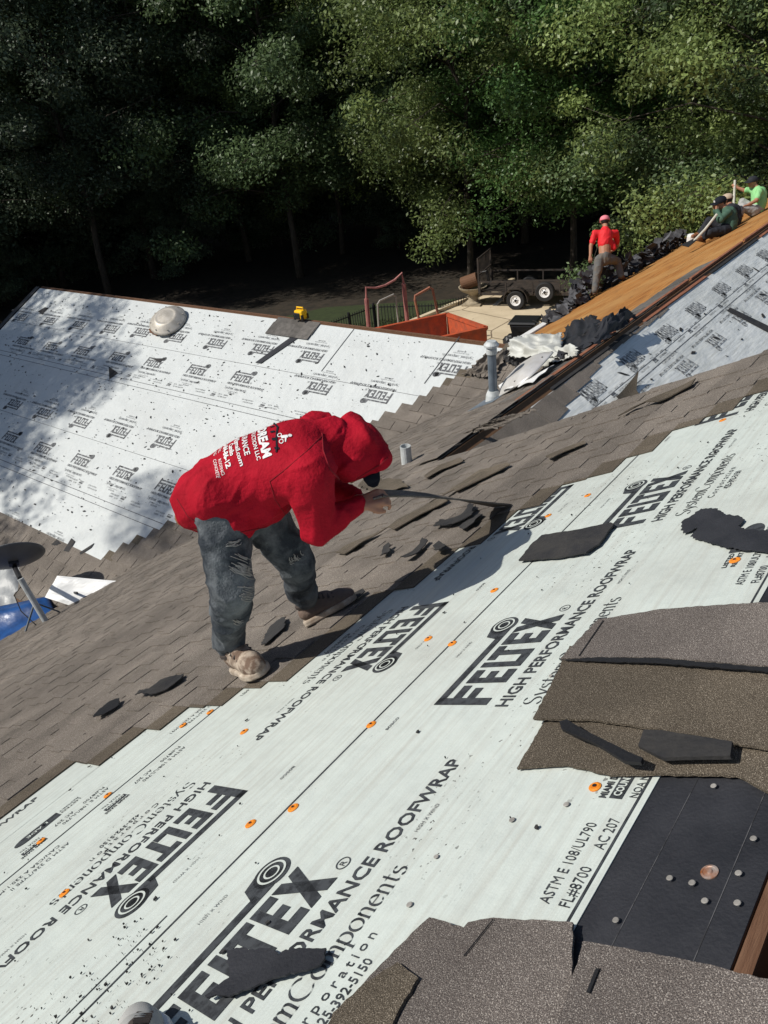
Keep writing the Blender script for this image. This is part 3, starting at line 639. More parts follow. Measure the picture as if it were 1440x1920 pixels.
# ------------------------------------------------------------------ loose things on the roofs
def scrap(name, pl, pxs, m, label, cat, group=None, h=.012, t=.004, jag=0.0, curl=0, seed=0, amp=.0, div=.05, ja=.16):
    """a torn flat piece lying on a roof plane: outline cut to shape, cells lifted unevenly"""
    r = random.Random(seed+len(pxs)); P = [np.array(pl.uv(*p)) for p in pxs]
    if jag:
        Q = []
        for a, b in zip(P, P[1:]+P[:1]):
            n = max(1, int(np.linalg.norm(b-a)/jag)); d = b-a; nn = np.array([-d[1], d[0]])/max(1e-6, np.linalg.norm(d))
            for i in range(n): Q.append(a+d*i/n+(nn*r.uniform(-ja, ja)*jag if i else 0))
        P = Q
    bm = bmesh.new(); vs_ = [bm.verts.new((p[0], p[1], 0)) for p in P]; bm.faces.new(vs_)
    bmesh.ops.triangulate(bm, faces=bm.faces[:])
    for _ in range(4):
        ed = [e for e in bm.edges if e.calc_length() > div]
        if not ed or len(bm.verts) > 1500: break
        bmesh.ops.subdivide_edges(bm, edges=ed, cuts=1)
        bmesh.ops.triangulate(bm, faces=[f for f in bm.faces if len(f.verts) > 3])
    c = np.mean(P, axis=0); R_ = max(np.linalg.norm(p-c) for p in P)
    up = bm.faces[:]; 
    top = bmesh.ops.extrude_face_region(bm, geom=up); tv = {v for v in top['geom'] if isinstance(v, bmesh.types.BMVert)}
    for v in bm.verts:
        u_, v_ = v.co.x, v.co.y
        z = h+amp*(.5+.5*noise.noise(Vector((u_*7, v_*7, seed*3.1))))+curl*(np.linalg.norm(np.array((u_, v_))-c)/R_)**2
        if v in tv: z += t
        v.co = Vector(pl.at(u_, v_, z))
    bmesh.ops.recalc_face_normals(bm, faces=bm.faces[:])
    loc = Vector(pl.at(c[0], c[1], h))
    for v in bm.verts: v.co -= loc
    me = bpy.data.meshes.new(name); bm.to_mesh(me); bm.free(); me.materials.append(m)
    o = bpy.data.objects.new(name, me); COL.objects.link(o); o.location = loc
    return tag(o, label, cat, group)
S = M
scrap('felt_scrap', P1, [(1283, 985), (1300, 975), (1318, 962), (1345, 961), (1362, 972), (1390, 976), (1398, 985), (1388, 995), (1400, 1002), (1440, 1004), (1500, 1000), (1500, 1052), (1440, 1045), (1390, 1040), (1360, 1033), (1325, 1022), (1298, 1014), (1308, 1003), (1312, 997), (1296, 1005), (1284, 1008), (1280, 995)], S['black_felt'], 'large torn black felt flap lying at the right edge of the white roof wrap', 'felt scrap', jag=.010, amp=.005, ja=.45, t=.002)
scrap('felt_scrap', P1, [(395, 1884), (440, 1850), (436, 1800), (455, 1795), (520, 1795), (530, 1806), (545, 1795), (590, 1795), (622, 1795), (620, 1815), (612, 1827), (530, 1850), (440, 1884)], S['black_felt'], 'torn black felt piece lying over the big black lettering at the bottom', 'felt scrap', jag=.009, amp=.016, ja=.45)
scrap('shingle_scrap', P1, [(977, 1060), (1000, 1030), (1020, 1012), (1085, 1003), (1150, 990), (1156, 993), (1128, 1030), (1104, 1047), (1040, 1055)], S['scrap'], 'flat dark shingle tab lying alone on the white wrap right of the bending worker', 'shingle scrap', jag=.02, amp=.012, t=.006)
scrap('shingle_scrap', P1, [(497, 1222), (502, 1207), (513, 1188), (535, 1170), (543, 1168), (541, 1188), (524, 1204), (508, 1219)], S['scrap'], 'torn dark scrap between the shoes of the bending worker', 'shingle scrap', h=.030, amp=.012, jag=.016, ja=.4)
scrap('shingle_scrap', P1, [(262, 1318), (272, 1308), (290, 1310), (310, 1290), (352, 1276), (348, 1288), (325, 1303), (290, 1318)], S['scrap'], 'slim curled dark scrap on the brown shingles below the near shoe', 'shingle scrap', h=.030, amp=.035, jag=.016, ja=.4)
scrap('shingle_scrap', P1, [(184, 1360), (195, 1345), (215, 1332), (233, 1324), (230, 1333), (205, 1350)], S['tar'], 'thin black twisted strip on the brown shingles at the left', 'shingle scrap', h=.030, amp=.03, jag=.016, ja=.4)
for q, lab in (([(820, 1002), (832, 990), (870, 980), (890, 958), (896, 962), (893, 985), (868, 994), (838, 1000)], 'dark curled shingle tab standing at the edge of the tear below the pulled strip'),
               ([(820, 1040), (832, 1032), (846, 1042), (842, 1048), (826, 1050)], 'small dark tab leaning on the torn edge left of the worker shadow'),
               ([(760, 1062), (780, 1048), (802, 1028), (811, 1030), (795, 1045), (776, 1062)], 'dark sliver of felt lying on the brown shingles beyond the far shoe'),
               ([(721, 1058), (728, 1042), (738, 1036), (740, 1042), (730, 1056)], 'smallest dark chip lying on brown shingles near the far shoe')):
    scrap('shingle_scrap', P1, q, S['scrap'], lab, 'shingle scrap', h=.03, amp=.02, curl=.02, jag=.02, ja=.4)
for q, lab in (([(868, 1002), (884, 988), (905, 975), (912, 978), (896, 994), (876, 1008)], 'short dark tab hanging over the tear just right of the curled tab'),
               ([(640, 1148), (662, 1132), (688, 1118), (692, 1122), (668, 1138), (646, 1152)], 'thin dark sliver on the shingles in front of the far shoe toe'),
               ([(800, 900), (832, 880), (868, 868), (872, 873), (836, 888), (806, 906)], 'narrow lifted strip on the brown slope above the pulled strip'),
               ([(1030, 868), (1062, 852), (1100, 838), (1104, 843), (1066, 860), (1036, 874)], 'thin broken shingle edge near the right end of the brown slope')):
    scrap('shingle_scrap', P1, q, S['scrap'] if 'dark' in lab else S['olive'], lab, 'shingle scrap', h=.030, amp=.02, jag=.03, ja=.3)
# torn-off shingle strips lying on the main slope
for q, lab in (([(636, 1048), (652, 1036), (760, 990), (905, 893), (958, 880), (962, 884), (905, 905), (775, 975), (652, 1050)], 'long olive strip of torn shingle lying right of the worker'),
               ([(735, 1000), (752, 985), (838, 944), (845, 950), (770, 990), (746, 1005)], 'short olive shingle strip lying under the pulled strip'),
               ([(690, 905), (756, 908), (770, 922), (712, 935), (676, 918)], 'torn shingle piece with pale granules beside the black cap brim'),
               ([(1164, 792), (1250, 752), (1310, 722), (1302, 735), (1240, 766), (1192, 775)], 'flat shingle strip laid over the top edge of the brown slope'),
               ([(855, 928), (890, 905), (955, 880), (962, 884), (900, 915), (862, 934)], 'dark straight shingle offcut on the brown slope right of the small pipe')):
    scrap('loose_shingle', P1, q, S['olive'], lab, 'loose shingle', h=.032, amp=.02, t=.006, jag=.08)
# shingles still lying along the ridge beside the camera: wide strips piled two and three deep
def rshingle(pxs, m, h, label, t=.006, amp=.003, curl=0, seed=1, jag=.012):
    return scrap('loose_shingle', P1, pxs, m, label, 'loose shingle', h=h, t=t, amp=amp, curl=curl, seed=seed, jag=jag)
rshingle([(975, 1452), (1036, 1345), (1160, 1350), (1440, 1395), (1640, 1430), (1640, 1580), (1440, 1497), (1385, 1467), (1235, 1464), (1150, 1466), (1100, 1452), (1065, 1445)], S['olive'], .010, 'bottom olive shingle strip of the stack beside the black felt')
rshingle([(1010, 1368), (1078, 1232), (1440, 1240), (1640, 1250), (1640, 1470), (1440, 1428), (1230, 1385), (1120, 1370)], S['olive'], .021, 'wide olive shingle strip across the middle of the stack beside the black felt', curl=.008)
rshingle([(1062, 1258), (1132, 1184), (1250, 1166), (1360, 1160), (1640, 1148), (1640, 1300), (1440, 1278), (1240, 1258)], S['shingle_near'], .033, 'top brown granule shingle of the stack beside the black felt')
scrap('tar_strip', P1, [(1143.5, 1188), (1142, 1187), (1097, 1255), (1099, 1255.5)], S['tar'], 'narrow black joint line on top of the shingle stack', 'tar strip', h=.0422, t=.0008)
scrap('tar_strip', P1, [(1062, 1262), (1130, 1258), (1250, 1262), (1440, 1282), (1640, 1300), (1640, 1310), (1440, 1290), (1250, 1272), (1130, 1266)], S['tar'], 'black tar sealing strip along the front edge of the top shingle', 'tar strip', h=.0405, t=.002, jag=.012)
scrap('tar_strip', P1, [(1068, 1392), (1082, 1387), (1110, 1403), (1160, 1432), (1225, 1462), (1222, 1472), (1190, 1468), (1120, 1425), (1072, 1405)], S['tar'], 'shiny black tar strip bent over the edge of the shingle stack', 'tar strip', h=.030, t=.008, amp=.03)
scrap('shingle_scrap', P1, [(1212, 1430), (1222, 1400), (1255, 1400), (1390, 1428), (1386, 1455), (1260, 1456)], S['scrap'], 'charcoal shingle tab lying on the olive strip above the black felt', 'shingle scrap', h=.030, t=.008, amp=.012)
rshingle([(560, 2060), (640, 1920), (715, 1838), (750, 1800), (815, 1738), (880, 1758), (888, 1748), (935, 1740), (1085, 1750), (1085, 1900), (1000, 2120), (700, 2120)], S['shingle_near'], .016, 'speckled brown shingle at the bottom edge left of the ridge slot')
rshingle([(640, 1925), (700, 1868), (760, 1830), (800, 1860), (760, 1930), (700, 2120), (560, 2120)], S['olive'], .024, 'olive shingle tab with black tar lines at the bottom edge')
rshingle([(1000, 2120), (1085, 1880), (1108, 1795), (1250, 1822), (1350, 1842), (1440, 1868), (1600, 1900), (1600, 2120)], S['shingle_near'], .024, 'largest speckled brown shingle in the bottom right corner', seed=5)
for q, lab in (([(882, 1815), (936, 1746), (937.5, 1746.5), (883.5, 1816)], 'black joint line between the bottom speckled shingles'), ([(1118, 1895), (1135, 1850), (1142, 1850), (1124, 1897)], 'black joint line on the bottom right shingle')):
    scrap('tar_strip', P1, q, S['tar'], lab, 'tar strip', h=.0262 if 'between' in lab else .0345, t=.001)
# pieces on the wing's shaded slope and the far slope
scrap('shingle_scrap', P3, [(1150, 752), (1188, 710), (1191, 735), (1200, 748), (1160, 768)], S['olive'], 'upright olive shingle corner sticking up behind the brown slope', 'shingle scrap', h=.01, curl=.10)
scrap('felt_strip', P3, [(1362, 584), (1368, 578), (1480, 632), (1478, 645)], S['scrap'], 'dark straight strip lying across the shaded grey slope', 'felt strip', h=.011)
scrap('felt_strip', P2, [(575, 613), (588, 616), (490, 683), (480, 681)], S['black_felt'], 'long narrow black strip lying below the yellow radio', 'felt strip', h=.012, t=.008)
pt = thing('shingle_patch', P2.px(550, 610), 'patch of old shingles left under the yellow radio on the far ridge', 'shingle patch')
for i in range(5):
    for j in range(2):
        a = P2.uv(515+14*i+8*(1-j), 596+9*j+2*i); part('shingle', slab(P2, [(a[0], a[1]), (a[0]-.26, a[1]), (a[0]-.26, a[1]+.26), (a[0], a[1]+.26)], .012+.006*j+.002*i, .006), S['oldpatch'], pt)
for q, lab in (([(72, 585), (85, 577), (92, 578), (80, 590)], 'dark scrap near the top left corner of the far white slope'), ([(205, 688), (222, 700), (206, 712)], 'triangular dark scrap in the dappled shade of the far slope'),
               ([(285, 673), (312, 673), (300, 680)], 'dark wedge scrap in the sun at the middle of the far slope'), ([(120, 1034), (135, 1010), (142, 1016), (130, 1036)], 'dark block scrap beside the back of the satellite dish'),
               ([(97, 1022), (108, 1012), (116, 1020), (104, 1024)], 'small scrap above the rim of the satellite dish'), ([(150, 1037), (178, 1019), (172, 1028), (152, 1041)], 'long dark sliver near the lower corner of the far slope')):
    scrap('felt_scrap', P2, q, S['scrap'], lab, 'felt scrap', h=.011)
# countless small crumbs
def crumbs(name, pl, n, ur, vr, smin, smax, label, h, keep=None, long=3, seed=1):
    r = random.Random(seed); mb = MB()
    for _ in range(n):
        u, v = r.uniform(*ur), r.uniform(*vr)
        if keep and not keep(u, v): continue
        s_ = smin+(smax-smin)*r.random()**3; a = r.gauss(0, .7); d = np.array([math.cos(a), math.sin(a)]); e = np.array([-d[1], d[0]])
        l_ = s_*r.uniform(1, long); P = []
        kk = r.choice((4, 5, 6))
        for i in range(kk):
            t = i/kk*6.283+r.uniform(-.3, .3); q = d*math.cos(t)*l_*r.uniform(.6, 1)+e*math.sin(t)*s_*r.uniform(.6, 1); P.append(pl.at(u+q[0], v+q[1], h+r.random()*.003))
        mb.prism(P, pl.N, .004)
    o = single(name, mb, S['scrap'], kind='stuff'); return tag(o, label, 'debris')
crumbs('shingle_crumbs', P2, 2300, (4.2, YG2), (.1, 5.6), .004, .017, 'dark shingle crumbs and chips strewn over the far white slope', .0095, lambda u, v: u > VC-XR2+v/C1+.9+.12*v)
crumbs('shingle_crumbs', P3, 420, (RAKE+.1, 20), (.35, 3.6), .007, .03, 'dark flakes strewn over the shaded grey slope', .0095, seed=2, long=4)
crumbs('shingle_crumbs', P1, 150, (.0, RAKE-.1), (.45, 3.2), .0018, .008, 'black crumbs and nails strewn over the near white slope', .0075, lambda u, v: u < ub1(v)-.12, seed=3, long=1.8)
crumbs('bark_crumbs', P1, 190, (-.05, .42), (1.22, 1.55), .0005, .0040, 'fine dark granules scattered near the shoe at the bottom', .0075, seed=4, long=1.5)
# white wrap offcuts by the tall pipe
for i, (q, lab) in enumerate((([(862, 745), (872, 735), (888, 727), (886, 735), (870, 748)], 'small white wrap offcut on the valley shingles left of the tall pipe'),
               ([(940, 735), (955, 728), (974, 722), (970, 730), (944, 742)], 'white crumpled offcut touching the foot of the tall pipe'),
               ([(948, 744), (960, 734), (972, 730), (968, 738)], 'tiny white offcut just below the foot of the tall pipe'),
               ([(976, 738), (995, 718), (1018, 708), (1045, 697), (1028, 710), (1005, 730)], 'long white wrap tear right of the tall pipe'))):
    scrap('wrap_scrap', P1, q, S['white'], lab, 'wrap scrap', h=.05, amp=.05, seed=i)

def crumple(name, C, m, label, cat, nx=26, ny=18, amp=.1, freq=3, seed=0, ridge=.6, t=.004, smooth=False, ragged=.0, sag=0):
    """a crumpled sheet hung between four corner points"""
    C = [np.array(c, float) for c in C]; n = nrm(np.cross(C[1]-C[0], C[3]-C[0])); n = n if n[2] > 0 else -n
    V = []; r = random.Random(seed)
    for j in range(ny+1):
        for i in range(nx+1):
            s_, t_ = i/nx, j/ny; p = C[0]*(1-s_)*(1-t_)+C[1]*s_*(1-t_)+C[2]*s_*t_+C[3]*(1-s_)*t_
            q = Vector((s_*freq, t_*freq*.8, seed*7.3))
            z = ridge*(1-abs(noise.noise(q))*2.2)+(1-ridge)*noise.noise(q*2.3)+.35*(1-2*abs(noise.noise(q*2.7+Vector((5, 1, 2)))))
            e = min(s_, 1-s_, t_, 1-t_); k = min(1, .25+e*6)
            p = p+n*amp*z*k-np.array([0, 0, sag*4*s_*(1-s_)])
            if ragged and (i in (0, nx) or j in (0, ny)): p = p+nrm(np.array([r.uniform(-1, 1), r.uniform(-1, 1), r.uniform(-.5, .5)]))*ragged
            V.append(p)
    mb = MB(); mb.v = V; mb.f = [(j*(nx+1)+i, j*(nx+1)+i+1, (j+1)*(nx+1)+i+1, (j+1)*(nx+1)+i) for j in range(ny) for i in range(nx)]
    if np.cross(V[1]-V[0], V[nx+1]-V[0])@n < 0: mb.f = [f[::-1] for f in mb.f]
    o = single(name, mb, m, label, cat, smooth=smooth); sm = o.modifiers.new('thickness', 'SOLIDIFY'); sm.thickness = t; return o
q1 = lambda x, y, h=.05: P1.px(x, y, h)
crumple('wrap_heap', [P2.px(952, 668, .10), q1(1062, 672, .03), q1(1052, 624, .22), P2.px(962, 634, .16)], S['sheet'], 'crumpled pale wrap heaped behind the tall vent pipe', 'wrap heap', amp=.15, freq=1.9, seed=2, ragged=.02, nx=44, ny=30, smooth=True)
crumple('wrap_heap', [q1(1010, 690), q1(1085, 668), q1(1082, 652, .10), q1(1015, 662, .12)], S['sheet'], 'small folded grey wrap beside the black felt heap', 'wrap heap', amp=.12, freq=1.8, seed=5, ragged=.02, smooth=True, nx=36, ny=24)
crumple('felt_heap', [q1(1042, 678), q1(1135, 632), q1(1118, 594, .15), q1(1062, 612, .17)], S['black_felt'], 'larger heap of crumpled black felt on the orange sheathing', 'felt heap', amp=.13, freq=1.5, seed=9, ragged=.05, nx=32, ny=22)
crumple('felt_heap', [q1(1118, 650), q1(1192, 596), q1(1172, 588, .16), q1(1122, 612, .18)], S['black_felt'], 'curled black felt beside the ridge slot, right of the larger heap', 'felt heap', amp=.13, freq=1.6, seed=14, ragged=.04)
crumple('felt_sheet', [q1(1010, 700, .03), q1(1105, 640, .03), q1(1180, 582, .03), q1(1060, 655, .06)], S['scrap'], 'flattened dark felt sheet between the black heap and the ridge slot', 'felt sheet', amp=.07, freq=3, seed=21, ragged=.03)
crumple('shingle_flap', [P2.px(868, 704, .03), P2.px(926, 706, .05), P2.px(962, 655, .05), P2.px(912, 664, .14)], S['shingle'], 'lifted brown shingle flap left of the tall vent pipe', 'shingle flap', amp=.09, freq=2.2, seed=33, ragged=.03)
crumple('shingle_flap', [q1(868, 815, .03), q1(940, 800, .03), q1(1005, 768, .04), q1(915, 790, .09)], S['shingle'], 'loosened brown shingle flap near the lower end of the wing ridge', 'shingle flap', amp=.06, freq=2.4, seed=35, ragged=.02)
crumple('shingle_flap', [P2.px(935, 672, .04), P2.px(975, 690, .06), q1(1000, 672, .06), P2.px(955, 652, .10)], S['scrap'], 'dark shingle flap lying under the crumpled pale wrap', 'shingle flap', amp=.08, freq=2.4, seed=37, ragged=.02)

# aluminium vent hoods
def hood(loc, ax, R, H, m, label, sq=0):
    t = thing('vent_hood', loc, label, 'vent hood'); mb = MB(); n = 36; prof = [(.86, 0), (1, .0), (1.0, .12), (.93, .22), (.80, .55), (.62, .82), (.55, .92), (.50, .88), (.40, .90), (.18, .98), (.001, 1.0)]
    V = []
    for r_, h_ in prof:
        for a in np.linspace(0, 2*math.pi, n, endpoint=False):
            k = (abs(math.cos(a))**4+abs(math.sin(a))**4)**(-.25) if sq else 1
            k = 1+(k-1)*(1 if r_ > .5 else .5)
            V.append(np.array(loc)+ax[0]*R*r_*k*math.cos(a)+ax[1]*R*r_*k*math.sin(a)*(1 if not sq else .85)+ax[2]*H*h_)
    mb.v = V; mb.f = [(i*n+j, i*n+(j+1) % n, (i+1)*n+(j+1) % n, (i+1)*n+j) for i in range(len(prof)-1) for j in range(n)]+[tuple((len(prof)-1)*n+j for j in range(n))]
    o = part('hood_shell', mb, m, t, smooth=True); o.modifiers.new('thickness', 'SOLIDIFY').thickness = .004
    mb = MB()
    for k in range(8):
        a = k*.785+.3; mb.lathe(np.array(loc)+ax[0]*R*.86*math.cos(a)+ax[1]*R*.86*math.sin(a)*(1 if not sq else .85)+ax[2]*H*.44, [(.012, 0), (.012, .01)], 6, ax)
    part('rivets', mb, S['zinc'], t)
    return t
bp = P2.px(316, 603, .08); r_ = -nrm(ray(316, 600))
nn = nrm(P2.N*.75+np.array([.0, .0, .3])+r_*.35); a0 = nrm(np.cross(nn, (0, 0, 1))); hood(bp+nn*.02, [a0, np.cross(nn, a0), nn], .335, .13, S['dome'], 'round pale vent hood lying on the far white slope')
bp = P1.px(986, 702, .10); nn = nrm(P1.N+np.array([-.18, .22, .05])); a0 = nrm(np.array([1, -.12, 0])-nn*(nn@np.array([1, -.12, 0]))); hood(bp, [a0, np.cross(nn, a0), nn], .34, .11, S['domewhite'], 'pale square vent hood lying beside the tall vent pipe', 1)
scrap('leaf_clump', P2, [(281, 620), (290, 613), (302, 628), (296, 632), (284, 628)], S['brownwood'], 'brown clump of debris at the foot of the round vent hood', 'debris', h=.012, amp=.06, jag=.04)

# yellow radio on the far ridge
rp = P2.px(566, 601, .02); RD = thing('jobsite_radio', rp, 'yellow and black jobsite radio standing on the far ridge', 'radio')
ax = [np.array([0, 1., 0]), nrm(np.array([-1, 0, 0])), np.array([0, 0, 1.])]; rk = .66
mb = MB(); mb.box(rp+ax[2]*.15*rk, .26*rk, .20*rk, .22*rk, ax); bevel(part('body', mb, S['yellow'], RD), .025, 2)
mb = MB(); mb.box(rp+ax[2]*.13*rk+ax[1]*.09*rk+ax[0]*.03*rk, .19*rk, .05*rk, .15*rk, ax); bevel(part('speaker_grille', mb, S['blackplastic'], RD), .015, 2)
mb = MB()
for i, j in ((-1, -1), (1, -1), (1, 1), (-1, 1)): mb.box(rp+(ax[0]*.115*i+ax[1]*.085*j+ax[2]*.10)*rk, .05*rk, .05*rk, .12*rk, ax)
part('bumpers', mb, S['blackplastic'], RD)
mb = MB(); mb.tube([rp+(ax[0]*-.1+ax[2]*.25)*rk, rp+(ax[0]*-.1+ax[2]*.31)*rk, rp+(ax[0]*.1+ax[2]*.31)*rk, rp+(ax[0]*.1+ax[2]*.25)*rk], .012, 8); part('handle', mb, S['yellow'], RD)

# satellite dish at the left eave
db = P1.px(86, 1166, .01); DT = thing('satellite_dish', db, 'dark grey satellite dish seen from behind on a pale mast at the eave', 'satellite dish')
dcp = CAM+ray(22, 1042)*np.linalg.norm(P1.px(70, 1160)-CAM)*.985
mt = CAM+ray(38, 1085)*np.linalg.norm(db-CAM)*.985
mb = MB(); mb.tube([db, db*.35+mt*.65, mt], .036, 12); part('mast', mb, S['paintgrey'], DT, smooth=False)
for k in (-1, 1): mb = MB(); mb.bar(db+np.array([.22*k, .1, -.03]), db*.55+mt*.45, .018, .018); part('strut', mb, S['galv'], DT)
mb = MB(); mb.box(db, .26, .16, .015, [P1.U, P1.V, P1.N]); part('foot_plate', mb, S['darkmetal'], DT)
d0 = nrm(CAM+ray(93, 1020)*6-(CAM+ray(-40, 1045)*6)); vd = -nrm(ray(20, 1042)); upv = nrm(np.cross(vd, d0)); upv = upv if upv[2] > 0 else -upv
nd = nrm(vd*.44-upv*.9+d0*.05); yb = np.cross(nd, d0)
mb = MB(); n = 40; R_ = .40; V = []
for i in range(9):
    r_ = i/8
    for a in np.linspace(0, 2*math.pi, n, endpoint=False): V.append(dcp+d0*R_*r_*1.0*math.cos(a)+yb*R_*.9*r_*math.sin(a)-nd*.09*(r_*r_-1))
mb.v = V; mb.f = [(i*n+j, i*n+(j+1) % n, (i+1)*n+(j+1) % n, (i+1)*n+j) for i in range(8) for j in range(n)]
o = part('reflector', mb, S['dish'], DT, smooth=True); o.modifiers.new('thickness', 'SOLIDIFY').thickness = .012
mb = MB(); mb.box(dcp+nd*.10, .12, .10, .07, [d0, yb, nd]); part('bracket', mb, S['darkmetal'], DT)
mb = MB(); mb.tube([dcp+nd*.12, dcp+nd*.16-yb*.05, mt], .03, 8); part('clamp', mb, S['darkmetal'], DT)
mb = MB(); mb.tube([mt, mt+np.array([.02, .1, -.15]), mt+np.array([-.05, .25, -.3]), mt+np.array([-.1, .1, -.45]), db+np.array([-.1, .05, 0])], .006, 6); part('cable', mb, S['darkmetal'], DT)

# covers and sheet below the left eave
DE = depth(P1.px(60, 1175))
def pj(px, py, D): return CAM+RX@(np.array([(px-720)/1440., (py-960)/1440., 1.])*D)
crumple('pool_tarp', [pj(-160, 1320, DE+.05), pj(118, 1185, DE+.15), pj(92, 1118, DE+.9), pj(-140, 1165, DE+.8)], S['tarp'], 'shiny blue tarp hanging just beyond the left eave', 'tarp', amp=.08, freq=1.6, seed=3, smooth=True, nx=30, ny=22)
crumple('cover_sheet', [pj(-90, 1200, DE+1.0), pj(72, 1160, DE+1.0), pj(52, 1050, DE+1.7), pj(-90, 1050, DE+1.7)], S['greysheet'], 'grey reflective cover sheet behind the satellite dish mast', 'cover sheet', amp=.14, freq=2.2, seed=6, smooth=True)
crumple('white_sheet', [pj(84, 1120, DE+.18), pj(150, 1142, DE+.02), pj(222, 1090, DE+.08), pj(108, 1080, DE+.30)], S['white'], 'bent white metal sheet resting on the eave in the corner', 'metal sheet', amp=.05, freq=1.3, seed=12, nx=18, ny=10)
mb = MB(); mb.bar(P1.px(45, 1098, .12), P1.px(145, 1112, .12), .02, .025); single('metal_rod', mb, S['darkmetal'], 'thin dark rod lying over the white sheet at the eave', 'rod')

# ------------------------------------------------------------------ yard
def vplane(px, py, o, az):           # vertical plane through o with horizontal normal az
    return hit(px, py, (math.cos(az), math.sin(az), 0), o[0]*math.cos(az)+o[1]*math.sin(az))
# fence
FN = thing('iron_fence', fa*[1, 1, 0]+np.array([0, 0, LAWN]), 'black iron picket fence along the edge of the lawn', 'fence')
pk = MB(); pk.bar((0, 0, 0), (0, 0, 1.18), .018, .018, up=(1, 0, 0)); pkm = mesh_of('picket', pk, S['darkmetal'])
for a, b in zip(FP[:-1], FP[1:]):
    for dz in (-.04, -.90): mb = MB(); mb.bar(a+[0, 0, dz], b+[0, 0, dz], .03, .035); part('rail', mb, S['darkmetal'], FN)
    n = int(np.linalg.norm(b-a)/.115)
    for i in range(n):
        q = a+(b-a)*(i+.5)/n; o = part('picket', pkm, None, FN); o.location = Vector((q[0], q[1], LAWN+.02))-FN.location
    for i in range(int(np.linalg.norm(b-a)/2.4)+1):
        q = a+nrm(b-a)*i*2.4; mb = MB(); mb.bar((q[0], q[1], LAWN), (q[0], q[1], .36), .07, .07, up=(1, 0, 0)); part('post', mb, S['darkmetal'], FN)

# red dumpster: rim corners read off the picture at rim height
ZR = 1.35; c_far, c_r = G(838, 592, ZR), G(912, 618, ZR); e1_ = nrm(c_r-c_far); e2_ = nrm(np.array([e1_[1], -e1_[0], 0]))
c_l = G(735, 614, ZR)
if e2_@(c_l-c_far) < 0: e2_ = -e2_
e2_ = nrm((c_l-c_far)*[1, 1, 0]); LA, LB = np.linalg.norm(c_r-c_far), 5.0
DP = thing('dump_bin', c_far*[1, 1, 0], 'open rusty red steel dump bin behind the far ridge', 'dump bin')
def wallq(a, b, t=.06, z0=.35, z1=ZR, inset=np.zeros(3)):
    mb = MB(); mb.bar((np.array(a)*[1, 1, 0])+[0, 0, (z0+z1)/2], (np.array(b)*[1, 1, 0])+[0, 0, (z0+z1)/2], t, z1-z0); return mb
cA, cB, cC, cD = c_far, c_r, c_r+e2_*LB, c_far+e2_*LB
for a, b in ((cA, cB), (cB, cC), (cC, cD), (cD, cA)):
    d = nrm(b-a); part('side_panel', wallq(a+d*.03, b-d*.03), S['bin_red'], DP)
    mb = MB(); mb.bar(a+[0, 0, .04], b+[0, 0, .04], .12, .09); part('rim', mb, S['bin_red'], DP)
mb = MB(); mb.prism([p*[1, 1, 0]+[0, 0, .35] for p in (cA, cB, cC, cD)], (0, 0, 1), .05); part('bin_floor', mb, S['sheet'], DP)
for d_ in (1.0, LB-1): mb = MB(); mb.lathe((cB+cA)/2*[1, 1, 0]+e2_*d_+[0, 0, .32]-e1_*LA*.38, [(.3, -.1), (.3, .1)], 16, [e2_, np.array([0, 0, 1.]), e1_]); part('wheel', mb, S['tyre'], DP)

# tube frames
def frame(pxs, r, dist, m, label, cat, thick=()):
    o = CAM+ray(*pxs[0])*dist; o = np.array([o[0], o[1], 0]); az = math.atan2(RX[1, 2], RX[0, 2])+.25
    P = [vplane(x, y, o, az) for x, y in pxs]; t = thing('tube_frame', P[0]*[1, 1, 0], label, cat)
    P[0] = np.array([P[0][0], P[0][1], 0]); P[-1] = np.array([P[-1][0], P[-1][1], 0])
    mb = MB(); mb.tube(P, r, 8); part('tube', mb, m, t)
    for (a, b), rr in thick:
        mb = MB(); A, B = vplane(*a, o, az), vplane(*b, o, az); mb.tube([A, np.array([B[0], B[1], 0])], rr, 8); part('sleeve', mb, m, t)
    return t
frame([(688, 612), (687, 560), (686, 539), (704, 540), (722, 535), (740, 525), (753, 512), (757, 532), (764, 604)], .035, 24, S['pinktube'], 'faded red tube frame with a sagging top bar behind the ridge', 'tube frame', [(((687, 560), (689, 612)), .065), (((757, 532), (764, 604)), .065)])
frame([(707, 614), (708, 570), (712, 564), (738, 552), (742, 556), (747, 606)], .03, 25, S['greytube'], 'thin grey tube hoop inside the faded red frame', 'tube frame')
frame([(792, 598), (778, 562), (778, 555), (806, 539), (811, 542), (829, 592)], .04, 25, S['rusttube'], 'leaning rusty orange tube hoop left of the dump bin', 'tube frame')

# wheelie bin on its side and a sack
bb = G(985, 652); BN = thing('wheelie_bin', bb, 'black wheeled rubbish bin standing on the tan driveway', 'rubbish bin')
xa = nrm(-ray(-2673, 545)*[1, 1, 0]); ya = np.array([-xa[1], xa[0], 0])
def frus(c, w0, d0_, w1, d1_, h): return [c+xa*w0*i+ya*d0_*j for i, j in ((-.5, -.5), (.5, -.5), (.5, .5), (-.5, .5))], [c+xa*w1*i+ya*d1_*j+np.array([0, 0, h]) for i, j in ((-.5, -.5), (.5, -.5), (.5, .5), (-.5, .5))]
mb = MB(); mb.hexa(*frus(bb+[0, 0, .08], .50, .5, .78, .74, .75)); bevel(part('bin_body', mb, S['blackplastic'], BN), .03, 2)
mb = MB(); mb.hexa(*frus(bb+[0, 0, .832], .88, .84, .80, .76, .07)); bevel(part('lid', mb, S['blackplastic'], BN), .02, 2)
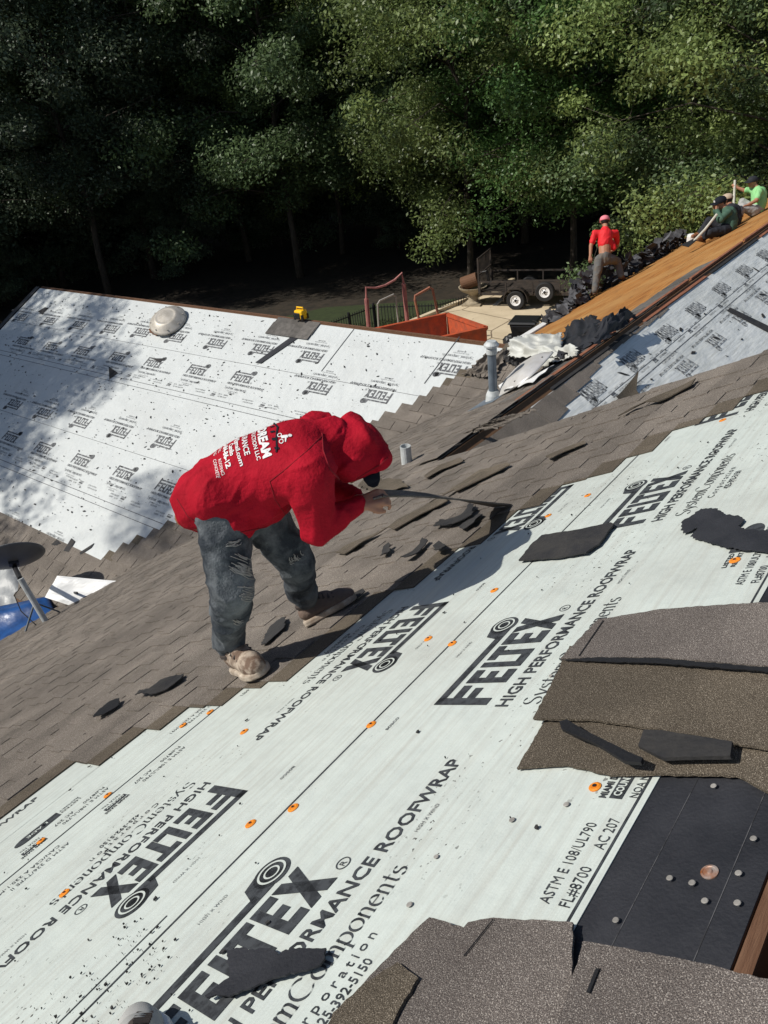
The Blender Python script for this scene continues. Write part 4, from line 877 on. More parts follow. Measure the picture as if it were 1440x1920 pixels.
mb = MB(); mb.tube([bb+xa*.30-ya*.40+[0, 0, .80], bb+xa*.3-ya*.47+[0, 0, .80], bb-xa*.3-ya*.47+[0, 0, .80], bb-xa*.3-ya*.4+[0, 0, .8]], .018, 6); part('handle', mb, S['blackplastic'], BN)
for k in (-1, 1): mb = MB(); mb.lathe(bb+xa*.27*k-ya*.25+[0, 0, .11], [(.11, -.03), (.11, .03)], 14, [ya, np.array([0, 0, 1.]), xa]); part('wheel', mb, S['tyre'], BN)

def lumps(name, c, R, n, m, label, cat, seed=0, flat=.6):
    bm = bmesh.new(); bmesh.ops.create_icosphere(bm, subdivisions=4, radius=1)
    for v in bm.verts:
        k = 1+.28*noise.noise(v.co*1.6+Vector((seed, 0, 0)))+.12*noise.noise(v.co*4+Vector((seed, 3, 0)))
        v.co = Vector((v.co.x*R[0]*k, v.co.y*R[1]*k, max(-.5, v.co.z)*R[2]*k+R[2]*.5))
    me = bpy.data.meshes.new(name); bm.to_mesh(me); bm.free(); me.materials.append(m); o = bpy.data.objects.new(name, me); COL.objects.link(o); o.location = c; return tag(o, label, cat)
lumps('rubbish_sack', G(962, 656), (.36, .3, .32), 0, S['blackplastic'], 'black rubbish sack slumped beside the wheeled bin', 'sack', 4)

# utility trailer
TA = xa; TB = nrm(G(968, 560)*[1, 1, 0]-G(968, 580)*[1, 1, 0]); TB = np.array([-TA[1], TA[0], 0]); TB = TB if TB@(G(968, 550)-G(968, 580)) > 0 else -TB
wc = G(968, 580); TZ = np.array([0, 0, 1.])
TR = thing('utility_trailer', wc, 'black open utility trailer with white wheel rims parked on the driveway', 'trailer')
def T(a, b, z): return wc+TA*a+TB*b+TZ*z
A0, A1, WD = -1.35, 3.4, 1.75
mb = MB()
for b in (.18, WD): mb.bar(T(A0, b, .50), T(A1, b, .50), .06, .10)
for a in np.linspace(A0, A1, 7): mb.bar(T(a, .18, .50), T(a, WD, .50), .05, .08)
part('chassis', mb, S['trailer'], TR)
for i in range(9):
    b = .24+i*.17; mb = MB(); mb.bar(T(A0+.02, b+.08, .57), T(A1-.02, b+.08, .57), .16, .035); part('deck_board', mb, S['trailerdeck'], TR)
for b in (.15, WD+.03):
    mb = MB(); mb.bar(T(A0, b, .93), T(A1, b, .93), .05, .05); part('top_rail', mb, S['trailer'], TR)
    for a in np.linspace(A0, A1, 6): mb = MB(); mb.bar(T(a, b, .50), T(a, b, .905), .045, .045, up=TA); part('stake', mb, S['trailer'], TR)
rg = MB()
for b in (.18, WD): rg.bar(T(A0-.05, b, .5), T(A0-.05, b, 1.75), .05, .05, up=TA)
for z in (.55, 1.15, 1.72): rg.bar(T(A0-.05, .18, z), T(A0-.05, WD, z), .04, .04)
part('ramp_frame', rg, S['trailer'], TR)
for i in range(10): mb = MB(); b = .3+i*.145; mb.bar(T(A0-.05, b, .56), T(A0-.05, b, 1.7), .016, .016, up=TA); part('ramp_bar', mb, S['trailer'], TR)
mb = MB(); mb.bar(T(A1, .9, .48), T(A1+1.2, .9, .48), .08, .08); part('drawbar', mb, S['trailer'], TR)
def wheel(c, r, axv, par):
    e = [TA, TZ, np.cross(TA, TZ)] if axv is None else axv
    mb = MB(); mb.lathe(c, [(r*.54, -.03), (r*.56, -.09), (r*.9, -.10), (r, -.07), (r, .07), (r*.9, .10), (r*.56, .09), (r*.55, .03)], 28, e); o = part('tyre', mb, S['tyre'], par, smooth=False)
    mb = MB(); mb.lathe(c+e[2]*.0, [(r*.56, .07), (r*.56, .092), (r*.50, .092), (r*.47, .065), (r*.30, .055), (r*.18, .085), (r*.10, .09)], 28, e); part('rim', mb, S['rim'], o)
    mb = MB()
    for k in range(5): a = k*1.2566; mb.lathe(c+e[0]*r*.26*math.cos(a)+e[1]*r*.26*math.sin(a)+e[2]*.062, [(.022, 0), (.022, .012)], 6, e)
    for k in range(5): a = k*1.2566+.63; mb.lathe(c+e[0]*r*.40*math.cos(a)+e[1]*r*.40*math.sin(a)+e[2]*.058, [(.032, 0), (.032, .006)], 8, e)
    mb.lathe(c+e[2]*.09, [(.05, 0), (.045, .02)], 10, e); part('hub', mb, S['darkmetal'], o)
ew = [TA, TZ, -TB] if np.cross(TA, TZ)@TB < 0 else [-TA, TZ, -TB]
wheel(T(0, 0, .33), .33, ew, TR); wheel(T(0, WD+.2, .33), .33, ew, TR)
sp = vplane(1022, 547, T(1.05, .0, 0), math.atan2(TB[1], TB[0])); wheel(sp, .33, ew, TR)
mb = MB(); fr = []
for a in np.linspace(-.1, math.pi+.1, 12): fr.append((-.42*math.cos(a), .33+.44*math.sin(a)))
for (x0, z0), (x1, z1) in zip(fr[:-1], fr[1:]):
    b4 = [T(x0, -.12, z0), T(x1, -.12, z1), T(x1, .14, z1), T(x0, .14, z0)]; n_ = nrm(np.cross(b4[1]-b4[0], b4[3]-b4[0])); mb.hexa(b4, [p+n_*.02 for p in b4])
part('mudguard', mb, S['trailer'], TR)
lumps('load_sack', T(2.4, .9, .62), (.6, .5, .28), 0, S['scrap'], 'dark rubbish lying on the trailer deck', 'rubbish', 9)

# stone urn and the things on it
ub_ = G(888, 570); UR = thing('stone_urn', ub_, 'tan stone pedestal urn standing behind the trailer ramp', 'urn')
mb = MB(); mb.lathe(ub_, [(.30, 0), (.30, .08), (.19, .14), (.16, .35), (.22, .42), (.40, .50), (.50, .60), (.53, .66), (.48, .66), (.40, .58), (.05, .54)], 28); part('bowl', mb, S['stone'], UR, smooth=False)
mb = MB(); mb.box(ub_+[0, 0, .03], .7, .7, .06, [TA, TB, TZ]); part('plinth', mb, S['stone'], UR)
dc = ub_+TZ*.86; mb = MB(); dx = nrm(TA+TZ*.3+TB*.2); mb.lathe(dc-dx*.42, [(.20, 0), (.24, .03), (.24, .60), (.21, .62)], 20, [nrm(np.cross(dx, TZ)), np.cross(dx, nrm(np.cross(dx, TZ))), dx]); single('metal_drum', mb, S['brownwood'], 'brown drum lying across the stone urn', 'drum')
mb = MB(); mb.tube([ub_+TA*.15+TZ*.7, ub_+TA*.35+TZ*1.15, ub_+TA*.55+TZ*1.2, ub_+TA*.62+TZ*.8], .05, 8); single('black_hose', mb, S['darkmetal'], 'black bent hose loop on the stone urn', 'hose')
mb = MB(); mb.bar(G(928, 573), G(952, 562)+[0, 0, .25], .16, .04); single('wood_plank', mb, S['sheet'], 'pale plank leaning at the trailer wheel', 'plank')
# torn shingles stacked along the wing eave
PL = thing('shingle_pile', P1.px(1200, 500), 'long grey pile of torn shingles along the eave of the orange roof', 'shingle pile')
pr = random.Random(5); npc = 0
path = [(1078, 586, .12), (1105, 562, .22), (1140, 550, .32), (1175, 528, .36), (1200, 510, .38), (1222, 497, .38), (1243, 484, .38), (1265, 471, .36), (1286, 459, .34), (1305, 448, .30), (1330, 434, .22)]
acc = MB()
for i in range(330):
    s_ = pr.random()*(len(path)-1); a, b = path[int(s_)], path[min(int(s_)+1, len(path)-1)]; f = s_-int(s_)
    base = P1.px(a[0]+(b[0]-a[0])*f, a[1]+(b[1]-a[1])*f, 0); hh = a[2]+(b[2]-a[2])*f
    off = pr.gauss(0, .28); k = max(.05, 1-abs(off)*1.3)
    p = base+np.array([pr.uniform(-.2, .2), 0, 0]); p[1] = min(8.3, max(p[1]+.30, 7.0)+abs(off)*1.0); p[2] = (Z1-M1*p[1])+pr.random()*hh*k*1.25
    qx, qy = proj(p)
    if 1094 < qx < 1180 and qy < 575 and depth(p) < depth(P1.px(1114, 558))+.40: p = p+np.array([.55, .45, 0])
    ax_ = nrm(np.array([pr.gauss(0, 1), pr.gauss(0, 1), pr.gauss(0, .55)])); nz = nrm(np.array([pr.gauss(0, .6), pr.gauss(0, .6), 1])); bx = nrm(np.cross(nz, ax_)); ax_ = np.cross(bx, nz)
    L, Wd = pr.uniform(.14, .42), pr.uniform(.10, .26); cv = pr.uniform(-.08, .14); mb = MB(); rows = []
    for t in np.linspace(-1, 1, 5): rows.append((p+ax_*L*.5*t-bx*Wd*.5*pr.uniform(.7, 1)+nz*cv*t*t, p+ax_*L*.5*t+bx*Wd*.5*pr.uniform(.7, 1)+nz*cv*t*t*pr.uniform(.4, 1.3)))
    for (q0, q1_), (q2, q3) in zip(rows[:-1], rows[1:]): mb.hexa([q0, q2, q3, q1_], [q+nz*.008 for q in (q0, q2, q3, q1_)])
    if i < 290: part('torn_shingle', mb, S['pile'], PL, tri=False)
    else: acc.add(mb.v, mb.f)
part('torn_shingles', acc, S['pile'], PL, tri=False, kind='stuff')

# neighbouring house glimpsed between the trunks
nb = G(1425, 345, 0.0); 
NB = thing('neighbour_house', nb, 'white sided house glimpsed through the trees at the far right', 'house')
nx_ = nrm(RX[:, 0]*[1, 1, 0]); ny_ = nrm(RX[:, 2]*[1, 1, 0])
def nbp(a, b, z): return nb+nx_*a+ny_*b+np.array([0, 0, z])
mb = MB(); mb.hexa([nbp(-1, .05, 0), nbp(9, .05, 0), nbp(9, 6, 0), nbp(-1, 6, 0)], [nbp(-1, .05, 3.4), nbp(9, .05, 3.4), nbp(9, 6, 3.4), nbp(-1, 6, 3.4)]); part('wall', mb, S['siding'], NB)
for i in range(17): mb = MB(); mb.bar(nbp(-1, .02, .1+i*.2), nbp(9, .02, .1+i*.2), .04, .185); part('siding_board', mb, S['siding'], NB)
mb = MB(); mb.prism([nbp(-1.3, -.3, 3.42), nbp(-1.3, 6.3, 3.42), nbp(-1.3, 3, 5.0)], nx_, 10.6); part('roof', mb, S['scrap'], NB)

# ------------------------------------------------------------------ people
def capsule(mb, a, ra, b, rb, n=14, sq=None):
    a = np.array(a, float); b = np.array(b, float); d = b-a; L = np.linalg.norm(d)
    if L < 1e-5: d = np.array([0, 0, 1.]); L = 1e-5
    z = d/L; x = nrm(np.cross(z, (0, 0, 1.))) if abs(z[2]) < .95 else np.array([1., 0, 0]); x = nrm(x-z*(x@z)); y = np.cross(z, x); prof = []
    for t in np.linspace(-90, 0, 5): prof.append((max(.0008, ra*math.cos(math.radians(t))), ra*math.sin(math.radians(t))))
    for t in np.linspace(0, 90, 5): prof.append((max(.0008, rb*math.cos(math.radians(t))), L+rb*math.sin(math.radians(t))))
    mb.lathe(a, prof, n, [x, y, z]); return mb
def ellipsoid(mb, c, ax, R, n=18):
    prof = [(max(.001, math.cos(t)), math.sin(t)) for t in np.linspace(-math.pi/2, math.pi/2, 11)]
    mb.lathe(c, prof, n, [np.array(ax[0])*R[0], np.array(ax[1])*R[1], np.array(ax[2])*R[2]]); return mb
def blob(mb, voxel, m, off, name, smooth=4, fn=None):
    me = mesh_of(name, mb, None, off); ob = bpy.data.objects.new(name, me); COL.objects.link(ob)
    rm = ob.modifiers.new('r', 'REMESH'); rm.mode = 'VOXEL'; rm.voxel_size = voxel; rm.use_smooth_shade = True
    sm = ob.modifiers.new('s', 'SMOOTH'); sm.iterations = smooth; sm.factor = .5
    dg = bpy.context.evaluated_depsgraph_get(); me2 = bpy.data.meshes.new_from_object(ob.evaluated_get(dg))
    bpy.data.objects.remove(ob); me2.name = name
    if fn:
        V = np.empty(len(me2.vertices)*3); me2.vertices.foreach_get('co', V); V = V.reshape(-1, 3); N = np.array([v.normal for v in me2.vertices])
        V = V+N*np.array([fn(p) for p in V])[:, None]; me2.vertices.foreach_set('co', V.ravel()); me2.update()
    me2.materials.clear(); me2.materials.append(m); me2.polygons.foreach_set('use_smooth', [True]*len(me2.polygons)); return me2
def pj(px, py, D): return CAM+RX@(np.array([(px-720)/1440., (py-960)/1440., 1.])*D)
def hand(mb, wr, d, pn, s=1.0, curl=.9, side=1):
    """palm, four fingers with two bends and a thumb; d = along the hand, pn = palm normal"""
    d = nrm(d); pn = nrm(pn-d*(pn@d)); sd = np.cross(d, pn)*side; wr = np.array(wr)
    for k in (-.028, 0, .028): capsule(mb, wr+sd*k*.6*s, .020*s, wr+d*.085*s+sd*k*s, .017*s, 10)
    for i, (o, L) in enumerate(((-.036, .072), (-.012, .082), (.012, .078), (.034, .060))):
        p = wr+d*.085*s+sd*o*s; a = 0
        for seg, (fr, r_) in enumerate(((.45, .0105), (.32, .0095), (.23, .0085))):
            a += curl*(.55 if seg == 0 else .8); q = p+(d*math.cos(a)+pn*math.sin(a))*L*fr*s; capsule(mb, p, r_*s, q, r_*.93*s, 8); p = q
    p = wr+d*.03*s-sd*.03*s; q = p+(d*.7-sd*.55+pn*.35)*.045*s; capsule(mb, p, .014*s, q, .012*s, 8); capsule(mb, q, .012*s, q+(d*.8+pn*.6+sd*.1)*.034*s, .010*s, 8)
def head_mb(mb, c, f, up, r):
    """skull, jaw, nose, brow, ears; c centre, f face direction, up crown direction"""
    f = nrm(f); up = nrm(up-f*(up@f)); s = np.cross(f, up)
    ellipsoid(mb, c+up*r*.12, [s, f, up], (r*.80, r*.98, r*1.0)); ellipsoid(mb, c-up*r*.45+f*r*.22, [s, f, up], (r*.62, r*.70, r*.72))
    capsule(mb, c+f*r*.90+up*r*.10, r*.10, c+f*r*1.08-up*r*.20, r*.14, 8); capsule(mb, c+f*r*.84+up*r*.22-s*r*.3, r*.13, c+f*r*.84+up*r*.22+s*r*.3, r*.13, 8)
    capsule(mb, c+f*r*.82-up*r*.55-s*r*.16, r*.10, c+f*r*.82-up*r*.55+s*r*.16, r*.10, 8); ellipsoid(mb, c-up*r*.98+f*r*.55, [s, f, up], (r*.26, r*.22, r*.2))
    for k in (-1, 1): ellipsoid(mb, c+s*r*.82*k-up*r*.05, [s, f, up], (r*.12, r*.22, r*.32), 10)
def face_bits(par_, c, f, up, r):
    f = nrm(f); up = nrm(up-f*(up@f)); s = np.cross(f, up); w_ = MB(); b_ = MB()
    for k in (-1, 1):
        ellipsoid(b_, c+f*r*.88+up*r*.06+s*r*.32*k, [s, f, up], (r*.13, r*.08, r*.06), 8); capsule(b_, c+f*r*.93+up*r*.27+s*r*.18*k, r*.045, c+f*r*.86+up*r*.27+s*r*.48*k, r*.04, 6)
    part('eyes', b_, S['hair'], par_, smooth=True)
def shoe(par_, heel, toe, up, L=.28, m=None, ms=None, w_=.098, ankle=None, collar=.10):
    heel = np.array(heel); d = nrm(np.array(toe)-heel); up = nrm(up-d*(up@d)); s = np.cross(d, up)
    out = [(0, .62), (.06, .78), (.2, .82), (.4, .80), (.62, .98), (.78, 1.0), (.92, .78), (1.0, .30)]
    P = [heel+d*L*t+s*w_*.5*k for t, k in out]+[heel+d*L*t-s*w_*.5*k for t, k in out[::-1]]
    mb = MB(); mb.prism(P, up, .030); o = part('sole', mb, ms or S['sole'], par_); bevel(o, .008, 2)
    mb = MB(); kk_ = w_/.105
    for t0, t1, h0, h1, k0, k1 in ((.13, .45, .062, .058, .040, .041), (.45, .75, .055, .044, .041, .044), (.75, .88, .042, .036, .042, .036)):
        capsule(mb, heel+d*L*t0+up*h0*kk_, k0*kk_*1.06, heel+d*L*t1+up*h1*kk_, k1*kk_*1.06, 14)
    an = heel+d*L*.2+up*(collar+.02); capsule(mb, heel+d*L*.18+up*.06, .041*kk_, an, .044*kk_, 14); capsule(mb, heel+d*L*.22+up*.1*kk_, .040*kk_, heel+d*L*.55+up*.076*kk_, .037*kk_, 12)
    part('shoe', blob(mb, .007, m or S['shoe'], root_of(par_).location, 'shoe', 3), None, par_)
    mb = MB()
    for i in range(5):
        c = heel+d*L*(.38+.075*i)+up*(.124-.0105*i)*kk_; mb.tube([c-s*.036*kk_-up*.018, c-s*.016*kk_, c+s*.016*kk_+up*.002, c+s*.036*kk_-up*.016], .0065, 6)
    part('laces', mb, S['lace'], par_)
    mb = MB(); T_ = np.linspace(0, 2*math.pi, 13); mb.tube([an+s*.043*kk_*math.cos(t)+d*.047*kk_*math.sin(t)-up*.004 for t in T_], .011, 6); part('collar', mb, S['lace'], par_)
def cap_hat(par_, c, f, up, r, m, m2=None, badge=False):
    f = nrm(f); up = nrm(up-f*(up@f)); s = np.cross(f, up); mb = MB(); n = 24
    prof = [(1.0, .12), (1.02, .3), (.96, .62), (.75, .92), (.4, 1.08), (.06, 1.14), (.001, 1.15)]
    V = [c+s*r*.93*a*math.cos(t)+f*r*1.08*a*math.sin(t)+up*r*h for a, h in prof for t in np.linspace(0, 2*math.pi, n, endpoint=False)]
    mb.v = V; mb.f = [(i*n+j, i*n+(j+1) % n, (i+1)*n+(j+1) % n, (i+1)*n+j) for i in range(len(prof)-1) for j in range(n)]
    hat = part('cap', mb, m, par_, smooth=True); hat.modifiers.new('thickness', 'SOLIDIFY').thickness = .006
    mb = MB(); P = []
    for t in np.linspace(-1.15, 1.15, 11): P.append(c+s*r*.95*math.sin(t)+f*r*(1.02*math.cos(t)+.02)+up*r*.18)
    for t in np.linspace(1.05, -1.05, 11): P.append(c+s*r*.95*math.sin(t)+f*r*(.95+.80*math.cos(t)**.7)+up*r*(.10+.06*math.cos(t)))
    mb.prism(P, up, .006); part('cap_brim', mb, m2 or m, hat)
    if badge: mb = MB(); mb.box(c+f*r*1.06+up*r*.55, r*.5, r*.30, .01, [s, up, f]); part('badge', mb, S['white'], hat)
    return hat
def folds(amp, f1, f2, axis=None):
    def fn(p):
        q = Vector(p)
        if axis is not None: q = q-Vector(axis)*(q.dot(Vector(axis))*.72)
        a = 1-abs(noise.noise(q*f1))*2.4; b = noise.noise(q*f2+Vector((3, 1, 7)))
        return amp*(.7*a*abs(a)+.45*b)
    return fn

def cloth(amp, a1=(.5, -.3, .8), a2=(.2, .7, -.6), calm=None):
    ax1 = Vector(nrm(a1)); ax2 = Vector(nrm(a2))
    def fn(p):
        q = Vector(p); w1 = noise.noise(q*3.1)*.9
        q1 = q-ax1*(q.dot(ax1)*.80); q2 = q-ax2*(q.dot(ax2)*.82)
        a = 1-abs(noise.noise(q1*8+Vector((w1, 0, 0))))*3.0; b = 1-abs(noise.noise(q2*10+Vector((9, w1, 0))))*3.0
        m_ = .5+.5*noise.noise(q*4+Vector((0, 5, 5))); kc = 1 if calm is None else min(1, max(.12, (np.linalg.norm(np.array(p)-calm)-.13)/.14)); return kc*(amp*(max(0, a)**2*m_+max(0, b)**2*(1-m_)-.35)+amp*.25*noise.noise(q*17))
    return fn
# --- worker bending over the tear
mz = lambda a: np.array(a, float)+np.array([0, 0, CAMZ])
def gp(px, py, h=0): return P1.px(px, py, h)
J = dict(ankR=mz([1.44, 2.16, -2.03]), kneeR=mz([1.438, 2.101, -1.659]), hipR=mz([1.50, 2.15, -1.385]), ankL=mz([1.86, 2.14, -2.06]), kneeL=mz([1.80, 2.12, -1.76]), hipL=mz([1.68, 2.17, -1.45]),
 pelvis=mz([1.522, 2.236, -1.346]), belly=mz([1.659, 2.093, -1.273]), chest=mz([1.785, 1.98, -1.237]), neck=mz([1.895, 1.919, -1.20]), head=mz([1.968, 1.855, -1.262]),
 shR=mz([1.70, 1.838, -1.225]), elR=mz([1.69, 1.845, -1.455]), wrR=mz([1.885, 1.79, -1.436]), shL=mz([1.985, 2.06, -1.225]), elL=mz([2.0, 2.065, -1.50]), wrL=mz([1.965, 1.90, -1.475]))
W1 = thing('person', P1.px(540, 1235), 'worker in red hooded jersey and torn jeans bending over to pull a shingle strip', 'person')
off = W1.location
facing = nrm(np.array([.74, -.67, 0]))
hR0, hR1 = gp(448, 1250, .034), gp(528, 1277, .034); hL0, hL1 = gp(572, 1170, .034), gp(652, 1130, .034)
dR = nrm(hR1-hR0); dL = nrm(hL1-hL0)
J['ankR'] = hR0+dR*.055+P1.N*.10; J['ankL'] = hL0+dL*.055+P1.N*.10
body = MB()
for a, ra, b, rb in (('pelvis', .125, 'belly', .13), ('belly', .13, 'chest', .135), ('chest', .11, 'neck', .06), ('neck', .055, 'head', .06), ('pelvis', .10, 'hipR', .085), ('pelvis', .10, 'hipL', .085), ('hipR', .08, 'kneeR', .058), ('kneeR', .055, 'ankR', .038), ('hipL', .08, 'kneeL', .058), ('kneeL', .055, 'ankL', .038),
                     ('chest', .08, 'shR', .06), ('chest', .08, 'shL', .06), ('shR', .055, 'elR', .042), ('elR', .042, 'wrR', .028), ('shL', .055, 'elL', .042), ('elL', .042, 'wrL', .028)): capsule(body, J[a], ra, J[b], rb)
hf = nrm(np.array([.55, -.45, -.72])); hu = nrm(np.array([.60, -.50, .55]))
head_mb(body, J['head'], hf, hu, .10)
grip = pj(716, 931, depth(J['wrR'])-.0)
hand(body, J['wrR'], grip-J['wrR'], np.array([-.1, .4, -.5]), .92, 1.0, 1)
hand(body, J['wrL'], pj(700, 936, depth(J['wrL'])-.05)-J['wrL'], np.array([-.2, -.3, -.6]), .92, .9, -1)
bo = part('body', blob(body, .0065, S['skin'], off, 'body', 3), None, W1)
hood = MB()
pelv = J['pelvis']
capsule(hood, pelv, .138, J['belly'], .154, 20); capsule(hood, J['belly'], .154, J['chest'], .154, 20); capsule(hood, J['chest'], .155, J['neck'], .095, 18)
capsule(hood, J['chest'], .15, J['shR'], .098, 16); capsule(hood, J['belly'], .15, J['shR'], .09, 16); capsule(hood, J['chest'], .12, J['shL'], .085, 16)
capsule(hood, J['shR'], .095, J['elR'], .066, 16); capsule(hood, J['elR'], .064, J['wrR']-(J['wrR']-J['elR'])*.06, .044, 14)
capsule(hood, J['shL'], .086, J['elL'], .062, 16); capsule(hood, J['elL'], .062, J['wrL'], .044, 14)
hem = pelv+np.array([.06, -.05, -.09]); capsule(hood, hem+np.array([-.05, -.07, .045]), .100, hem+np.array([.13, .06, .03]), .104, 16); capsule(hood, J['hipR']+np.array([.0, -.0, .085]), .105, J['belly']+np.array([0, 0, -.06]), .15, 16)
capsule(hood, J['belly']+np.array([0, 0, -.05]), .15, hem, .12, 16)
hs = np.cross(hf, hu)
hc = J['head']-hu*.008-hf*.012; ellipsoid(hood, hc, [hs, hf, hu], (.122, .13, .135), 24); capsule(hood, hc+hu*.066+hs*.05-hf*.02, .062, hc+hu*.066-hs*.05-hf*.05, .062, 14); capsule(hood, hc+hf*.07+hs*.05+hu*.05, .058, hc+hf*.07-hs*.05+hu*.05, .058, 14)
capsule(hood, J['neck'], .080, hc-hu*.04-hf*.02, .10, 18); capsule(hood, hc+hs*.07-hu*.03, .06, hc-hs*.07-hu*.03, .06, 14)
jer = part('hooded_jersey', blob(hood, .0075, S['hoodie'], off, 'hooded_jersey', 7, cloth(.0145, calm=(J['belly']*.4+J['chest']*.6+np.array([-.04, .03, .14]))-np.array(off))), None, W1)
# cap brim peeping out of the hood
bd_ = depth(J['head'])-.035; vr_ = nrm(ray(697, 892))
O_ = [(676, 884), (682, 901), (690, 911), (700, 915), (709, 911), (713, 899), (712, 884), (706, 872), (690, 874)]
mb = MB(); mb.prism([pj(x, y, bd_-.0016*abs(x-696)+.03) for x, y in O_], vr_, .014); bevel(part('cap_brim', mb, S['navycap'], W1), .004, 2)
jn = MB()
capsule(jn, pelv+np.array([0, 0, -.03]), .115, (J['hipR']+J['hipL'])/2, .12, 18); capsule(jn, pelv, .11, J['hipR'], .100, 18); capsule(jn, pelv, .11, J['hipL'], .10, 18)
capsule(jn, J['hipR'], .102, J['kneeR'], .092, 18); capsule(jn, J['kneeR'], .092, J['ankR']+P1.N*.035, .066, 16)
capsule(jn, J['hipL'], .105, J['kneeL'], .084, 18); capsule(jn, J['kneeL'], .084, J['ankL']+P1.N*.035, .060, 16)
for a, k in (('ankR', 'kneeR'), ('ankL', 'kneeL')):
    q = J[a]+P1.N*.03; dn_ = nrm(J[k]-q); x_ = nrm(np.cross(dn_, (1, 0, 0)))
    for zz in (.0, .035, .08): capsule(jn, q+dn_*zz+x_*.02, .060+.004*(zz < .01), q+dn_*zz-x_*.02, .060, 14)
part('jeans', blob(jn, .009, S['jeans'], off, 'jeans', 3, cloth(.014, (.75, -.3, .55), (.5, .75, -.35))), None, W1)
# torn knee and thigh patches
for q, k, sc_ in (((478, 1042), 'kneeR', 1.0), ((462, 1008), 'hipR', .8)):
    pass
jb = bmesh.new(); jb.from_mesh([o for o in W1.children if o.name.startswith('jeans')][0].data); jv = BVHTree.FromBMesh(jb)
def onj(x, y, lift=.004):
    r_ = jv.ray_cast(Vector(CAM)-off, Vector(ray(x, y)))
    return (np.array(r_[0])+np.array(off)-ray(x, y)*lift) if r_[0] is not None else None
fr_ = MB(); hl_ = MB(); pr2 = random.Random(8)
for (cx_, cy_, w2, h2, an, nth) in ((462, 1062, 42, 30, .3, 34), (474, 1112, 34, 24, -.1, 28), (446, 1165, 16, 8, .1, 8), (556, 1045, 12, 26, .9, 14), (438, 1018, 22, 8, -.2, 10)):
    ca, sa = math.cos(an), math.sin(an)
    P = [onj(cx_+w2*.55*math.cos(t)*ca-h2*.5*math.sin(t)*sa, cy_+w2*.55*math.cos(t)*sa+h2*.5*math.sin(t)*ca, .003) for t in np.linspace(0, 6.283, 12, endpoint=False)]
    c0 = onj(cx_, cy_, .003)
    if c0 is not None and all(q is not None for q in P):
        hl_.add([c0]+P, [(0, i+1, (i+1) % 12+1) for i in range(12)])
    for i in range(nth):
        t = pr2.uniform(-.6, .6)*h2; l_ = w2*pr2.uniform(.3, .62); o_ = pr2.uniform(-.25, .25)*w2; pts = []
        for k in np.linspace(-1, 1, 5):
            x, y = o_+k*l_, t+pr2.uniform(-1.2, 1.2)+2.5*(1-k*k); q = onj(cx_+x*ca-y*sa, cy_+x*sa+y*ca, .006)
            if q is not None: pts.append(q)
        if len(pts) > 2: fr_.tube(pts, .0014, 4)
part('torn_hole', hl_, S['darkcloth'], W1); part('frayed_threads', fr_, S['thread'], W1); jb.free()
mb = MB(); capsule(mb, pelv+np.array([-.085, .06, -.055]), .036, pelv+np.array([-.07, -.05, -.06]), .036, 12); part('belt', mb, S['tanboot'], W1)
shoe(W1, hR0-P1.N*.012-dR*.012, hR1, P1.N, .33, S['shoe'], S['sole'], .128, collar=.085); shoe(W1, hL0-P1.N*.012, hL1, P1.N, .275, S['shoedark'], S['sole'], .10, collar=.085)
# print on the back of the jersey
bm = bmesh.new(); bm.from_mesh(jer.data); bvh = BVHTree.FromBMesh(bm)
spine = nrm(J['chest']-J['pelvis']); lat = nrm(pj(470, 850, 2.6)-pj(482, 788, 2.75)); lat = nrm(lat-spine*(lat@spine)); nb_ = np.cross(lat, spine); nb_ = nb_ if nb_[2] > 0 else -nb_
ctr0, dirc = CAM, nrm(ray(468, 826))
h_ = bvh.ray_cast(Vector(CAM)-off, Vector(dirc)); ctr = np.array(h_[0])+np.array(off); nb_ = nrm(np.array(h_[1])*.7+nb_*.3); lat = nrm(lat-nb_*(lat@nb_)); spine = np.cross(nb_, lat); spine = spine if spine@(J['chest']-J['pelvis']) > 0 else -spine
def on_back(fl, m, name, lift=.003):
    bm2 = bmesh.new(); vv = [bm2.verts.new((x, y, 0)) for x, y in fl.v]
    for f in fl.f:
        try: bm2.faces.new([vv[i] for i in f])
        except ValueError: pass
    bmesh.ops.triangulate(bm2, faces=bm2.faces[:])
    for _ in range(2):
        ed = [e for e in bm2.edges if e.calc_length() > .016]
        if ed: bmesh.ops.subdivide_edges(bm2, edges=ed, cuts=1); bmesh.ops.triangulate(bm2, faces=[f for f in bm2.faces if len(f.verts) > 3])
    for v in bm2.verts:
        p = ctr+lat*v.co.x+spine*v.co.y; hh = bvh.ray_cast(Vector(p+nb_*.35)-off, -Vector(nb_))
        v.co = (hh[0]+Vector(nb_)*lift) if hh[0] is not None else Vector(p)-off
    for f in [f for f in bm2.faces if f.normal.dot(Vector(nb_)) < 0]: f.normal_flip()
    me = bpy.data.meshes.new(name); bm2.to_mesh(me); bm2.free(); me.materials.append(m); return part(name, me, None, jer)
def seam(pts, r_=.0022, m=None, name='seam'):
    Q = []
    for (x0, y0), (x1, y1) in zip(pts[:-1], pts[1:]):
        for t in np.linspace(0, 1, 7):
            hh = bvh.ray_cast(Vector(CAM)-off, Vector(ray(x0+(x1-x0)*t, y0+(y1-y0)*t)))
            if hh[0] is not None: Q.append(np.array(hh[0])+np.array(off))
    Q = [q for i, q in enumerate(Q) if i == 0 or .001 < np.linalg.norm(q-Q[i-1]) < .06]
    if len(Q) > 3: mb = MB(); mb.tube(Q, r_, 6); part(name, mb, m or S['seamred'], jer)
seam([(606, 815), (575, 846), (535, 880), (506, 902)]); seam([(506, 902), (515, 935), (535, 965), (556, 990)]); seam([(604, 812), (606, 845), (618, 880), (640, 902)], .0035)
